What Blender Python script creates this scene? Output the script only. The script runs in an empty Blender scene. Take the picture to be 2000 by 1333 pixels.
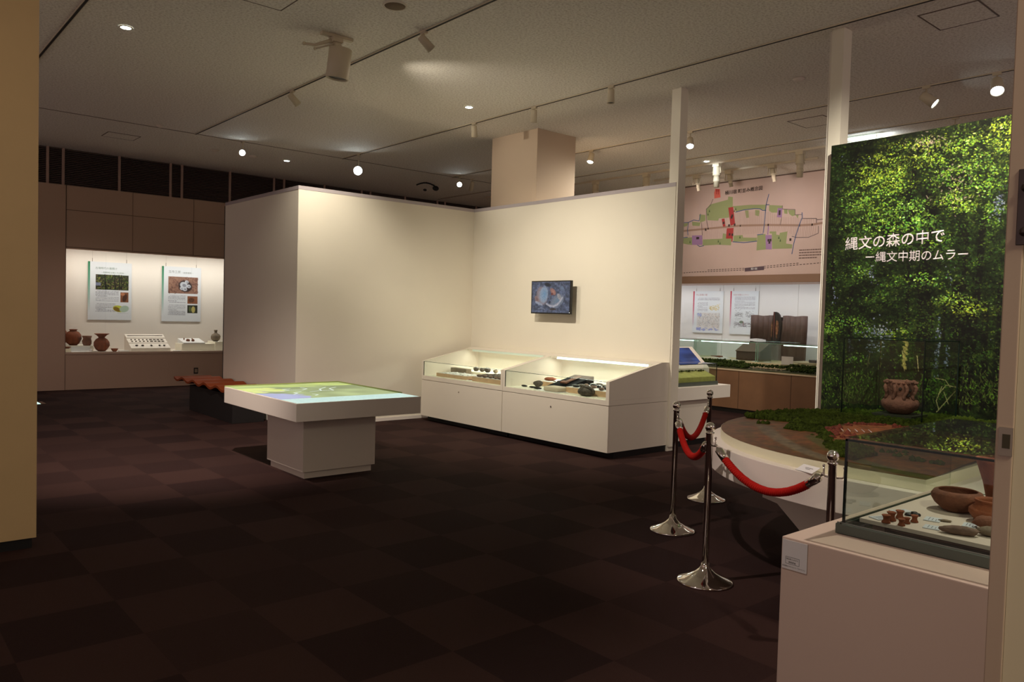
import bpy, bmesh, math, random
import numpy as np
from mathutils import Vector, Matrix
random.seed(7); rng = np.random.default_rng(7)
PI = math.pi
C = bpy.context.scene.collection
scene = bpy.context.scene

# ---------------------------------------------------------------- camera, world, exposure
cam_d = bpy.data.cameras.new('camera'); cam_d.sensor_width = 36; cam_d.lens = 36 * 1524.5 / 2000
cam_d.clip_start = 0.05; cam_d.clip_end = 100
cam = bpy.data.objects.new('camera', cam_d); C.objects.link(cam); scene.camera = cam
R_ = Vector((0.75692091, -0.65293312, 0.02736908)); U_ = Vector((0.00258396, 0.04487025, 0.99898948))
F_ = Vector((0.65350138, 0.75608531, -0.03565038))
cam.matrix_world = Matrix(((R_.x, U_.x, -F_.x, 0), (R_.y, U_.y, -F_.y, 0), (R_.z, U_.z, -F_.z, 1.5), (0, 0, 0, 1)))
w = bpy.data.worlds.new('world'); scene.world = w; w.use_nodes = True
w.node_tree.nodes['Background'].inputs[0].default_value = (1.0, .77, .73, 1)
w.node_tree.nodes['Background'].inputs[1].default_value = 0.40
vs = scene.view_settings; vs.view_transform = 'Standard'; vs.look = 'None'; vs.gamma = 1; vs.use_curve_mapping = False
vs.exposure = 0.14
scene.cycles.transparent_max_bounces = 48

WARM = (1, .91, .75); NEUT = (1, .93, .86); COOL = (.86, .95, 1)
def aim(o, d):
    o.rotation_mode = 'QUATERNION'; o.rotation_quaternion = Vector(d).to_track_quat('-Z', 'Y')
def spot(name, loc, target, power, angle, blend=.6, color=WARM, size=.04, parent=None):
    l = bpy.data.lights.new(name, 'SPOT'); l.energy = power; l.spot_size = math.radians(angle); l.spot_blend = blend
    l.color = color; l.shadow_soft_size = size
    o = bpy.data.objects.new(name, l); C.objects.link(o); o.location = loc; aim(o, Vector(target) - Vector(loc))
    if parent: o.parent = parent; o.location = Vector(loc) - parent.location
    return o
def area(name, loc, d, sx, sy, power, color=NEUT, parent=None):
    l = bpy.data.lights.new(name, 'AREA'); l.shape = 'RECTANGLE'; l.size = sx; l.size_y = sy; l.energy = power; l.color = color
    o = bpy.data.objects.new(name, l); C.objects.link(o); o.location = loc; aim(o, d)
    if parent: o.parent = parent; o.location = Vector(loc) - parent.location
    return o
# gallery spotlights: some follow ceiling fixtures, others are fixtureless spots added to lift surfaces
spot('gallery_or_fill_spot', (4.03, 6.0, 3.78), (7.03, 6.9, .55), 380, 92, 1.0)
spot('gallery_or_fill_spot', (4.03, 8.0, 3.78), (4.7, 9.05, 2.5), 150, 64, 1.0)
spot('gallery_or_fill_spot', (4.03, 7.6, 3.78), (6.9, 7.8, .9), 130, 80, 1.0)
spot('gallery_or_fill_spot', (6.2, 6.6, 3.78), (6.9, 6.4, .4), 7, 80, 1.0)
spot('gallery_or_fill_spot', (4.03, 8.9, 3.6), (7.3, 8.45, 3.5), 90, 34, 1.0)  # spot without a fixture, added to brighten the column
spot('gallery_or_fill_spot', (4.03, 4.6, 3.6), (7.05, 5.46, 3.45), 55, 26, 1.0)  # narrow extra spot added to brighten the tall post
spot('gallery_or_fill_spot', (4.03, 6.9, 3.72), (7.3, 6.9, 3.62), 32, 84, 1.0)  # level spot added to lift column top, post and ceiling
spot('gallery_or_fill_spot', (9.2, 7.8, 3.6), (7.16, 8.0, 1.6), 420, 110, 1.0)  # unseen fill, bounced off the partition's hidden back to lift the ceiling
spot('gallery_or_fill_spot', (1.6, 5.6, 3.8), (2.6, 8.3, 0), 800, 66, 1.0, color=(1, .84, .74))
spot('gallery_or_fill_spot', (1.6, 9.5, 3.9), (3.4, 14.8, .2), 130, 44, 1.0, color=(1, .82, .76))  # fill added for the lower far wall
spot('gallery_or_fill_spot', (4.03, 3.0, 3.8), (6.6, 5.43, .4), 110, 42, 1.0, color=(1, .86, .74))  # added fill on the end panel of the display case
spot('gallery_or_fill_spot', (.3, 1.6, 3.8), (2.32, 1.0, .35), 75, 36, 1.0, color=(1, .84, .76))  # unseen fill added for the front of the foreground pedestal
spot('gallery_or_fill_spot', (4.03, 1.6, 3.8), (6.3, 2.4, 2.3), 760, 62, .9, color=(1, .93, .78))
spot('gallery_or_fill_spot', (4.03, .9, 3.8), (2.9, 1.0, .8), 190, 50, .9, color=(1, .86, .74))
spot('gallery_or_fill_spot', (1.6, 3.4, 3.8), (4.1, 2.5, .8), 260, 44, 1.0, color=(1, .84, .78))
spot('gallery_or_fill_spot', (10.9, 8.5, 3.62), (12.45, 8.4, 2.7), 50, 125, 1.0, color=(1, .86, .80))
spot('gallery_or_fill_spot', (10.9, 6.8, 3.62), (12.45, 6.8, 2.7), 50, 125, 1.0, color=(1, .86, .80))
spot('gallery_or_fill_spot', (8.77, 7.5, 3.8), (11.0, 7.8, .3), 160, 90, 1.0, color=(1, .86, .76))  # added to bounce more light around the counter area
spot('gallery_or_fill_spot', (8.77, 5.0, 3.8), (8.4, 5.8, .7), 120, 80, 1.0, color=(1, .86, .74))
spot('gallery_or_fill_spot', (.3, 4.2, 3.8), (.1, 5.4, .9), 6, 100, 1.0, color=(1, .82, .6))
area('entrance_fill', (1.0, -1.4, 3.6), (.4, .9, -1.2), 1.0, .3, 50, (1, .90, .68))  # unseen area light added behind the camera to brighten the doorway

# ---------------------------------------------------------------- materials
def s2l(c):
    return tuple(((x / 255) / 12.92 if x / 255 <= .04045 else ((x / 255 + .055) / 1.055) ** 2.4) for x in c)
_m = {}
def M(name, rgb, rough=.6, metal=0, spec=.5, bump=0, bscale=80, var=0, vscale=6, emis=0, ecol=None):
    if name in _m: return _m[name]
    m = bpy.data.materials.new(name); m.use_nodes = True; nt = m.node_tree; b = nt.nodes['Principled BSDF']
    col = s2l(rgb) + (1,)
    b.inputs['Base Color'].default_value = col; b.inputs['Roughness'].default_value = rough
    b.inputs['Metallic'].default_value = metal; b.inputs['Specular IOR Level'].default_value = spec
    if emis:
        b.inputs['Emission Color'].default_value = (ecol or col[:3]) + (1,) if len(ecol or col[:3]) == 3 else ecol
        b.inputs['Emission Strength'].default_value = emis
    tc = nt.nodes.new('ShaderNodeTexCoord')
    if var:
        n = nt.nodes.new('ShaderNodeTexNoise'); n.inputs['Scale'].default_value = vscale; n.inputs['Detail'].default_value = 5
        nt.links.new(tc.outputs['Object'], n.inputs['Vector'])
        r = nt.nodes.new('ShaderNodeValToRGB')
        r.color_ramp.elements[0].position = .3; r.color_ramp.elements[1].position = .7
        r.color_ramp.elements[0].color = tuple(x * (1 - var) for x in col[:3]) + (1,)
        r.color_ramp.elements[1].color = tuple(min(1, x * (1 + var)) for x in col[:3]) + (1,)
        nt.links.new(n.outputs['Fac'], r.inputs['Fac']); nt.links.new(r.outputs['Color'], b.inputs['Base Color'])
    if bump:
        n = nt.nodes.new('ShaderNodeTexNoise'); n.inputs['Scale'].default_value = bscale; n.inputs['Detail'].default_value = 4
        nt.links.new(tc.outputs['Object'], n.inputs['Vector'])
        bp = nt.nodes.new('ShaderNodeBump'); bp.inputs['Strength'].default_value = bump; bp.inputs['Distance'].default_value = .01
        nt.links.new(n.outputs['Fac'], bp.inputs['Height']); nt.links.new(bp.outputs['Normal'], b.inputs['Normal'])
    _m[name] = m; return m
def glass_mat(name, tint, rough=0.0, ior=1.45):
    m = bpy.data.materials.new(name); m.use_nodes = True; nt = m.node_tree; nt.nodes.clear()
    o = nt.nodes.new('ShaderNodeOutputMaterial'); mx = nt.nodes.new('ShaderNodeMixShader')
    t = nt.nodes.new('ShaderNodeBsdfTransparent'); g = nt.nodes.new('ShaderNodeBsdfGlossy'); f = nt.nodes.new('ShaderNodeFresnel')
    t.inputs[0].default_value = tint + (1,); g.inputs['Roughness'].default_value = rough; f.inputs[0].default_value = ior
    ge = nt.nodes.new('ShaderNodeNewGeometry'); iv = nt.nodes.new('ShaderNodeMath'); iv.operation = 'SUBTRACT'; iv.inputs[0].default_value = 1
    nt.links.new(ge.outputs['Backfacing'], iv.inputs[1]); ml = nt.nodes.new('ShaderNodeMath'); ml.operation = 'MULTIPLY'
    nt.links.new(f.outputs[0], ml.inputs[0]); nt.links.new(iv.outputs[0], ml.inputs[1]); m2 = nt.nodes.new('ShaderNodeMath'); m2.operation = 'MULTIPLY'; m2.use_clamp = True; m2.inputs[1].default_value = 1.6
    nt.links.new(ml.outputs[0], m2.inputs[0]); nt.links.new(m2.outputs[0], mx.inputs[0]); nt.links.new(t.outputs[0], mx.inputs[1]); nt.links.new(g.outputs[0], mx.inputs[2])
    nt.links.new(mx.outputs[0], o.inputs[0]); _m[name] = m; return m
GLASS = glass_mat('clear_glass', (.96, .985, .97)); GLASSG = glass_mat('green_tint_glass', (.93, .965, .94))
def color_mat(name, rough=.5, emis=0, spec=.3):
    m = bpy.data.materials.new(name); m.use_nodes = True; nt = m.node_tree; b = nt.nodes['Principled BSDF']
    a = nt.nodes.new('ShaderNodeAttribute'); a.attribute_name = 'Col'
    nt.links.new(a.outputs['Color'], b.inputs['Base Color']); b.inputs['Roughness'].default_value = rough
    b.inputs['Specular IOR Level'].default_value = spec
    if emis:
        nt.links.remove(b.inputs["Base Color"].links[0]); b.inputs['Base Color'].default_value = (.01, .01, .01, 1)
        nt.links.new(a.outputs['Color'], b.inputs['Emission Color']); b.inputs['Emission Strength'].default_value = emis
    return m
PRINT = color_mat('printed_picture', .55); PRINTG = color_mat('printed_mural', .5)
SCREEN = color_mat('lit_screen', .3, 1.0); TABLEGLOW = color_mat('glowing_projected_map', .5, 1.0)  # the table map glows by itself in place of a projector beam

CREAM = M('cream_wall_paint', (226, 218, 202), .75, spec=.25, bump=.05, bscale=250, var=.012, vscale=2)
CREAM2 = M('cream_laminate', (224, 214, 200), .45, spec=.4)
WHITE = M('white_laminate', (232, 224, 212), .4, spec=.4)
CASEIN = M('case_lining', (236, 230, 212), .8)
OFFW = M('white_paper', (225, 224, 222), .7)
RAIL = M('grey_cap_rail', (176, 166, 168), .4)
BLACK = M('black_plastic', (12, 11, 12), .4)
PLINTH = M('black_plinth', (12, 9, 10), .6)
GREENFR = M('grey_green_frame', (78, 86, 78), .35)
DKEDGE = M('dark_glass_edge', (14, 26, 22), .15)
LTEDGE = M('green_glass_edge', (120, 160, 135), .15)
CHROME = M('chrome', (225, 220, 214), .06, metal=1)
DCHROME = M('dark_chrome', (120, 118, 118), .12, metal=1)
LAMPW = M('lamp_housing', (205, 192, 166), .45)
LAMPK = M('lamp_baffle', (10, 9, 9), .6)
GLOW = M('lamp_glow', (235, 246, 255), .5, emis=26, ecol=(.82, .95, 1.0))
GLOWS = M('light_strip', (225, 255, 250), .5, emis=3.2, ecol=(.72, 1.0, .93))
GLOWD = M('dim_light_strip', (196, 214, 200), .5, emis=.45, ecol=(.6, .8, .7))
WOODT = M('pale_wood_tray', (196, 160, 124), .6, var=.1, vscale=20)
WOODF = M('wood_panel', (122, 88, 62), .55, var=.12, vscale=3)
BENCHT = M('bench_top', (136, 62, 26), .6, spec=.2, var=.12, vscale=6)
BENCHB = M('bench_base', (22, 18, 18), .6)
CLAY = M('brown_clay', (116, 72, 52), .85, bump=.5, bscale=60, var=.35, vscale=14)
CLAYR = M('red_clay', (140, 76, 50), .85, bump=.4, bscale=70, var=.3, vscale=16)
CLAYN = M('shaded_red_clay', (120, 62, 36), .85, bump=.4, bscale=70, var=.4, vscale=12)  # red clay darkened in colour to imitate the weaker niche light
CLAYG = M('grey_clay', (120, 106, 88), .85, bump=.4, bscale=70, var=.2, vscale=14)
CLAYO = M('orange_clay', (134, 74, 44), .8, bump=.3, bscale=90, var=.2, vscale=30)
STONE = M('brown_stone', (118, 96, 84), .9, bump=.6, bscale=60, var=.25, vscale=25)
STONED = M('dark_stone', (74, 64, 56), .6, bump=.5, bscale=60, var=.6, vscale=35)
OBSID = M('black_stone', (22, 20, 22), .35, var=.3, vscale=40)
ROPE = M('red_rope', (172, 20, 10), .8, spec=.2, bump=.3, bscale=400)
INK = M('black_ink', (26, 22, 22), .8); LETTER = M('white_lettering', (232, 218, 222), .6)

# ---------------------------------------------------------------- mesh helpers
class MB:
    def __init__(s): s.v = []; s.f = []; s.sm = []
    def add(s, vs_, fs, smooth=False, mat=None):
        n = len(s.v)
        for p in vs_:
            p = Vector(p); s.v.append(mat @ p if mat else p)
        for f in fs: s.f.append(tuple(n + i for i in f)); s.sm.append(smooth)
        return s
    def box(s, x0, x1, y0, y1, z0, z1, mat=None):
        v = [(x, y, z) for z in (z0, z1) for y in (y0, y1) for x in (x0, x1)]
        return s.add(v, [(0, 2, 3, 1), (4, 5, 7, 6), (0, 1, 5, 4), (1, 3, 7, 5), (3, 2, 6, 7), (2, 0, 4, 6)], mat=mat)
    def prism(s, pts, z0, z1, mat=None, axis='z', smooth=False):
        n = len(pts)
        def P(a, b, c): return {'z': (a, b, c), 'y': (a, c, b), 'x': (c, a, b)}[axis]
        v = [P(a, b, z0) for a, b in pts] + [P(a, b, z1) for a, b in pts]
        s.add(v, [tuple(range(n))[::-1], tuple(range(n, 2 * n))], mat=mat)
        k = len(s.v) - 2 * n
        for i in range(n): s.f.append((k + i, k + (i + 1) % n, k + n + (i + 1) % n, k + n + i)); s.sm.append(smooth)
        return s
    def lathe(s, c, prof, n=28, mat=None, wob=0, smooth=True, caps=True):
        v = []; rr = random.Random(int(c[0] * 1000) + 5)
        for r, z in prof:
            ph = rr.random() * 6
            for i in range(n):
                a = 2 * PI * i / n; q = r * (1 + wob * math.sin(3 * a + ph))
                v.append((c[0] + q * math.cos(a), c[1] + q * math.sin(a), c[2] + z))
        f = [(j * n + i, j * n + (i + 1) % n, (j + 1) * n + (i + 1) % n, (j + 1) * n + i) for j in range(len(prof) - 1) for i in range(n)]
        s.add(v, f, smooth, mat)
        if not caps: return s
        if prof[0][0] > .0005: s.f.append(tuple(len(s.v) - len(v) + i for i in range(n))[::-1]); s.sm.append(False)
        if prof[-1][0] > .0005: s.f.append(tuple(len(s.v) - n + i for i in range(n))); s.sm.append(False)
        return s
    def tube(s, pts, r, n=10, caps=True, smooth=True):
        pts = [Vector(p) for p in pts]; rs = r if hasattr(r, '__len__') else [r] * len(pts)
        v = []; up = None
        for i, p in enumerate(pts):
            t = (pts[min(i + 1, len(pts) - 1)] - pts[max(i - 1, 0)]).normalized()
            if up is None: up = Vector((0, 0, 1)) if abs(t.z) < .9 else Vector((1, 0, 0))
            a = (up - t * up.dot(t)).normalized(); b = t.cross(a); up = a
            for k in range(n):
                q = 2 * PI * k / n; v.append(p + (a * math.cos(q) + b * math.sin(q)) * rs[i])
        f = [(j * n + i, j * n + (i + 1) % n, (j + 1) * n + (i + 1) % n, (j + 1) * n + i) for j in range(len(pts) - 1) for i in range(n)]
        if caps: f += [tuple(range(n))[::-1], tuple(range((len(pts) - 1) * n, len(pts) * n))]
        return s.add(v, f, smooth)
    def ball(s, c, rx, ry=None, rz=None, n=14, jit=0, rot=0, seed=0):
        ry = ry or rx; rz = rz or rx; rr = random.Random(seed + int(c[0] * 997))
        v = []; h = n // 2; cr, sr = math.cos(rot), math.sin(rot)
        for j in range(h + 1):
            a = PI * j / h
            for i in range(n):
                b = 2 * PI * i / n; k = 1 + (rr.uniform(-jit, jit) if 0 < j < h else 0)
                x, y, z = rx * math.sin(a) * math.cos(b) * k, ry * math.sin(a) * math.sin(b) * k, rz * math.cos(a) * k
                v.append((c[0] + x * cr - y * sr, c[1] + x * sr + y * cr, c[2] + z))
        f = [(j * n + i, j * n + (i + 1) % n, (j + 1) * n + (i + 1) % n, (j + 1) * n + i) for j in range(h) for i in range(n)]
        return s.add(v, f, True)
    def build(s, name, m, parent=None, loc=None, bevel=0, sub=0):
        me = bpy.data.meshes.new(name)
        o = bpy.data.objects.new(name, me); C.objects.link(o)
        if parent is not None:
            org = Vector(parent['_o']) if '_o' in parent else Vector(parent.location)
            o.parent = parent; o['_o'] = tuple(org)
        else:
            if loc is None:
                xs = [p.x for p in s.v]; ys = [p.y for p in s.v]; zs = [p.z for p in s.v]
                loc = ((min(xs) + max(xs)) / 2, (min(ys) + max(ys)) / 2, min(zs))
            org = Vector(loc); o.location = org; o['_o'] = tuple(org)
        me.from_pydata([tuple(p - org) for p in s.v], [], s.f)
        me.polygons.foreach_set('use_smooth', s.sm)
        bm = bmesh.new(); bm.from_mesh(me); bmesh.ops.remove_doubles(bm, verts=bm.verts, dist=1e-6)
        bmesh.ops.recalc_face_normals(bm, faces=bm.faces); bm.to_mesh(me); bm.free()
        me.materials.append(m)
        if bevel:
            b = o.modifiers.new('bevel', 'BEVEL'); b.width = bevel; b.segments = 2; b.limit_method = 'ANGLE'
        if sub:
            b = o.modifiers.new('sub', 'SUBSURF'); b.levels = sub; b.render_levels = sub
        return o
def B(*a): return MB().box(*a)
def tag(o, label=None, cat=None, group=None, kind=None):
    if label: o['label'] = label
    if cat: o['category'] = cat
    if group: o['group'] = group
    if kind: o['kind'] = kind
    return o
def thing(name, loc, label, cat, group=None):
    o = bpy.data.objects.new(name, None); C.objects.link(o); o.location = loc; o['_o'] = tuple(loc); o.empty_display_size = .1
    return tag(o, label, cat, group)
def struct(o): o['kind'] = 'structure'; return o
def copy_tree(o, parent=None):
    c = o.copy(); C.objects.link(c)
    if parent is not None: c.parent = parent
    for ch in list(o.children): copy_tree(ch, c)
    return c
def axis_mat(loc, d, roll=0):
    return Matrix.Translation(Vector(loc)) @ Vector(d).to_track_quat('Z', 'Y').to_matrix().to_4x4() @ Matrix.Rotation(roll, 4, 'Z')

_tx = {}
def text_verts(s, align='LEFT'):
    cu = bpy.data.curves.new('t', 'FONT'); cu.body = s; cu.size = 1; cu.align_x = align; cu.resolution_u = 3
    o = bpy.data.objects.new('t', cu); C.objects.link(o)
    dg = bpy.context.evaluated_depsgraph_get(); me = bpy.data.meshes.new_from_object(o.evaluated_get(dg))
    v = [tuple(x.co) for x in me.vertices]; f = [tuple(p.vertices) for p in me.polygons]
    bpy.data.objects.remove(o); bpy.data.curves.remove(cu); bpy.data.meshes.remove(me)
    return v, f
def text(name, s, fn, width, m, parent, th=0, bold=0):
    """lettering: fn maps (u, v) in metres on the sign to a world point; width = total width in metres"""
    v, f = text_verts(s)
    x0 = min(p[0] for p in v); x1 = max(p[0] for p in v); k = width / (x1 - x0)
    mb = MB(); mb.add([fn((p[0] - x0) * k, p[1] * k) for p in v], f)
    if bold:
        for dx, dy in ((bold, 0), (0, bold), (bold, bold)): mb.add([fn((p[0] - x0) * k + dx, p[1] * k + dy) for p in v], f)
    return mb.build(name, m, parent)

# ---------------------------------------------------------------- pictures painted as vertex colours
class Cv:
    def __init__(s, w, h, bg): s.w, s.h = w, h; s.a = np.ones((h, w, 3)) * np.array(bg) / 255.
    def _bb(s, x0, x1, y0, y1):
        return max(0, int(x0)), min(s.w, int(x1) + 2), max(0, int(y0)), min(s.h, int(y1) + 2)
    def ell(s, cx, cy, rx, ry, ang, col, al=1.):
        R = max(rx, ry) + 1; x0, x1, y0, y1 = s._bb(cx - R, cx + R, cy - R, cy + R)
        if x1 <= x0 or y1 <= y0: return
        Y, X = np.mgrid[y0:y1, x0:x1]; X = X - cx; Y = Y - cy; c, d = math.cos(ang), math.sin(ang)
        q = ((X * c + Y * d) / rx) ** 2 + ((-X * d + Y * c) / ry) ** 2
        m = (np.clip((1.15 - q) * 3, 0, 1) * al)[..., None]
        s.a[y0:y1, x0:x1] = s.a[y0:y1, x0:x1] * (1 - m) + np.array(col) / 255. * m
    def rect(s, x0, y0, x1, y1, col): s.a[int(y0):int(y1), int(x0):int(x1)] = np.array(col) / 255.
    def poly(s, pts, col):
        p = np.array(pts, float); x0, x1, y0, y1 = s._bb(p[:, 0].min(), p[:, 0].max(), p[:, 1].min(), p[:, 1].max())
        if x1 <= x0 or y1 <= y0: return
        Y, X = np.mgrid[y0:y1, x0:x1]; ins = np.zeros(X.shape, bool); j = len(p) - 1
        for i in range(len(p)):
            xi, yi = p[i]; xj, yj = p[j]
            if yi != yj: ins ^= ((yi > Y) != (yj > Y)) & (X < (xj - xi) * (Y - yi) / (yj - yi) + xi)
            j = i
        s.a[y0:y1, x0:x1][ins] = np.array(col) / 255.
    def line(s, pts, wd, col, al=1.):
        for (xa, ya), (xb, yb) in zip(pts[:-1], pts[1:]):
            L = math.hypot(xb - xa, yb - ya); n = max(1, int(L / max(.8, wd * .5)))
            for k in range(n + 1):
                t = k / n; s.ell(xa + (xb - xa) * t, ya + (yb - ya) * t, max(.6, wd / 2), max(.6, wd / 2), 0, col, al)
    def noise(s, scale, amp, x0=0, y0=0, x1=None, y1=None, mul=True):
        x1 = x1 or s.w; y1 = y1 or s.h; x0, x1, y0, y1 = int(x0), int(x1), int(y0), int(y1)
        n = vnoise(x1 - x0, y1 - y0, scale)[..., None]
        s.a[y0:y1, x0:x1] = np.clip(s.a[y0:y1, x0:x1] * (1 + amp * (n * 2 - 1)) if mul else s.a[y0:y1, x0:x1] + amp * (n * 2 - 1), 0, 1)
    def lines(s, x0, y0, x1, y1, n, col=(132, 132, 142)):
        h = (y1 - y0) / n
        for i in range(n):
            y = y0 + i * h; x = x0 + (0 if i % 5 else 4); xe = x1 if i % 5 != 4 else x0 + (x1 - x0) * .5
            while x < xe:
                q = random.uniform(1.5, 5); q2 = random.randint(-12, 25); s.rect(x, y, min(xe, x + q), y + max(1, h * .5), tuple(c + q2 for c in col)); x += q + random.uniform(.6, 1.5)
def vnoise(w_, h_, sc, sy=None):
    sy = sy or sc; gw, gh = int(w_ / sc) + 3, int(h_ / sy) + 3; g_ = rng.random((gh, gw))
    y = np.arange(h_) / sy; x = np.arange(w_) / sc; yi = y.astype(int); xi = x.astype(int)
    fy = (y - yi)[:, None]; fx = (x - xi)[None]; fy = fy * fy * (3 - 2 * fy); fx = fx * fx * (3 - 2 * fx)
    a = g_[np.ix_(yi, xi)]; b = g_[np.ix_(yi, xi + 1)]; c = g_[np.ix_(yi + 1, xi)]; d = g_[np.ix_(yi + 1, xi + 1)]
    return a * (1 - fx) * (1 - fy) + b * fx * (1 - fy) + c * (1 - fx) * fy + d * fx * fy
def picture(name, cv, fn, m, parent, label=None):
    """fn(U, V) with arrays in 0..1 (V downward) returns world xyz arrays"""
    H, W = cv.h, cv.w
    V, U = np.mgrid[0:H, 0:W]; X, Y, Z = fn(U / (W - 1), V / (H - 1))
    org = Vector(parent['_o'])
    co = np.stack([X - org.x, Y - org.y, Z - org.z], -1).reshape(-1, 3).astype(np.float32)
    i = (np.arange(H - 1)[:, None] * W + np.arange(W - 1)[None]).ravel()
    q = np.stack([i, i + W, i + W + 1, i + 1], -1).astype(np.int32)
    me = bpy.data.meshes.new(name); me.vertices.add(len(co)); me.vertices.foreach_set('co', co.ravel())
    me.loops.add(q.size); me.loops.foreach_set('vertex_index', q.ravel())
    me.polygons.add(len(q)); me.polygons.foreach_set('loop_start', np.arange(0, q.size, 4, dtype=np.int32))
    me.update(calc_edges=True)
    c = np.clip(cv.a.reshape(-1, 3), 0, 1); c = np.where(c <= .04045, c / 12.92, ((c + .055) / 1.055) ** 2.4)
    at = me.color_attributes.new('Col', 'FLOAT_COLOR', 'POINT'); at.data.foreach_set('color', np.c_[c, np.ones(len(c))].astype(np.float32).ravel())
    me.materials.append(m)
    o = bpy.data.objects.new(name, me); C.objects.link(o); o.parent = parent; o['_o'] = tuple(org)
    if label: o['label'] = label
    return o

# ---------------------------------------------------------------- room shell
def floor_mat():
    m = bpy.data.materials.new('carpet_tiles'); m.use_nodes = True; nt = m.node_tree; b = nt.nodes['Principled BSDF']; L = nt.links.new
    tc = nt.nodes.new('ShaderNodeTexCoord'); mp = nt.nodes.new('ShaderNodeMapping'); mp.inputs['Location'].default_value = (-.1, -.43, 0)
    mp.inputs['Scale'].default_value = (2, 2, 1); L(tc.outputs['Object'], mp.inputs['Vector'])
    ch = nt.nodes.new('ShaderNodeTexChecker'); ch.inputs['Scale'].default_value = 1
    L(mp.outputs[0], ch.inputs['Vector'])
    fl = nt.nodes.new('ShaderNodeVectorMath'); fl.operation = 'FLOOR'; L(mp.outputs[0], fl.inputs[0])
    wn = nt.nodes.new('ShaderNodeTexWhiteNoise'); wn.noise_dimensions = '2D'; L(fl.outputs[0], wn.inputs['Vector'])
    no = nt.nodes.new('ShaderNodeTexNoise'); no.inputs['Scale'].default_value = 220; no.inputs['Detail'].default_value = 3
    L(tc.outputs['Object'], no.inputs['Vector'])
    def mth(op, a, b_):
        n = nt.nodes.new('ShaderNodeMath'); n.operation = op
        for k, q in enumerate((a, b_)):
            if isinstance(q, (int, float)): n.inputs[k].default_value = q
            else: L(q, n.inputs[k])
        return n.outputs[0]
    f = mth('ADD', mth('MULTIPLY', ch.outputs['Fac'], .55), mth('MULTIPLY', wn.outputs['Value'], .45))
    f = mth('ADD', f, mth('MULTIPLY', mth('SUBTRACT', no.outputs['Fac'], .5), .9))
    r = nt.nodes.new('ShaderNodeValToRGB'); r.color_ramp.elements[0].color = s2l((43, 28, 27)) + (1,); r.color_ramp.elements[1].color = s2l((61, 42, 38)) + (1,)
    L(f, r.inputs['Fac']); L(r.outputs['Color'], b.inputs['Base Color']); b.inputs['Roughness'].default_value = .95; b.inputs['Specular IOR Level'].default_value = .1
    bp = nt.nodes.new('ShaderNodeBump'); bp.inputs['Strength'].default_value = .4; bp.inputs['Distance'].default_value = .004
    L(no.outputs['Fac'], bp.inputs['Height']); L(bp.outputs['Normal'], b.inputs['Normal'])
    return m
def ceil_mat():
    m = bpy.data.materials.new('rockwool_ceiling'); m.use_nodes = True; nt = m.node_tree; b = nt.nodes['Principled BSDF']; L = nt.links.new
    tc = nt.nodes.new('ShaderNodeTexCoord'); n = nt.nodes.new('ShaderNodeTexNoise'); n.inputs['Scale'].default_value = 45; n.inputs['Detail'].default_value = 6
    n.inputs['Roughness'].default_value = .7; L(tc.outputs['Object'], n.inputs['Vector'])
    r = nt.nodes.new('ShaderNodeValToRGB'); r.color_ramp.elements[0].position = .36; r.color_ramp.elements[1].position = .55
    r.color_ramp.elements[0].color = s2l((206, 196, 184)) + (1,); r.color_ramp.elements[1].color = s2l((242, 236, 226)) + (1,)
    L(n.outputs['Fac'], r.inputs['Fac']); L(r.outputs['Color'], b.inputs['Base Color']); b.inputs['Roughness'].default_value = .8; b.inputs['Specular IOR Level'].default_value = .2
    bp = nt.nodes.new('ShaderNodeBump'); bp.inputs['Strength'].default_value = .35; bp.inputs['Distance'].default_value = .01
    L(n.outputs['Fac'], bp.inputs['Height']); L(bp.outputs['Normal'], b.inputs['Normal'])
    return m
X0, X1, Y0, Y1, H = -3.2, 14.2, -2.6, 16.0, 4.04
struct(B(X0, X1, Y0, Y1, -.1, 0).build('floor', floor_mat(), loc=(0, 0, 0)))
struct(B(X0, X1, Y0, Y1, H, H + .1).build('ceiling', ceil_mat(), loc=(0, 0, H)))
FARW = M('far_wall_panel', (186, 158, 138), .7, spec=.3)
# far wall with its niche
struct(B(X0, 3.5, Y0 - .1, Y0, 0, H).build('wall_front', FARW))
fw = MB().box(X0, 2.885, 14.8, 16, 0, 3.43).box(2.885, 6.9, 14.8, 16, 0, .60).box(2.885, 6.9, 14.8, 14.95, 2.38, 3.43).box(2.885, 6.9, 14.95, 16, 2.45, 3.43)
fw.box(6.9, 12.45, 14.8, 16, 0, 3.43)
wf = struct(fw.build('wall_far', FARW, loc=(3, 14.8, 0)))
B(2.885, 6.9, 14.785, 14.83, .60, .637).build('sill', M('niche_sill', (196, 170, 150), .5), wf)
sm = MB()
for x in (2.885, 3.92, 4.963, 6.0): sm.box(x - .003, x + .003, 14.795, 14.802, 2.4, 3.43)
sm.box(2.885, 6.9, 14.795, 14.802, 3.02, 3.03); sm.box(2.885, 6.9, 14.795, 14.802, 2.4, 2.41); sm.box(2.88, 2.888, 14.795, 14.802, 0, 3.43)
sm.build('panel_joint', M('panel_joint', (118, 94, 80), .8), wf)
nl = MB().box(2.885, 6.9, 15.62, 15.66, .6, 2.45)
nl.build('niche_back', M('niche_cloth', (222, 214, 206), .85), wf)
MB().box(2.885, 6.9, 14.83, 15.62, .6, .63).build('niche_floor', M('niche_floor', (214, 204, 192), .7), wf)
struct(B(2.885, 4.94, 14.81, 14.818, .637, 2.38).build('window_1', GLASS)); struct(B(4.944, 6.9, 14.81, 14.818, .637, 2.38).build('window_2', GLASS))
area('niche_lamp', (4.2, 15.1, 2.40), (0, .25, -1), 2.6, .12, 20, NEUT)
area('niche_lamp', (6.0, 15.1, 2.40), (0, .25, -1), 1.2, .12, 9, NEUT)
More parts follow.
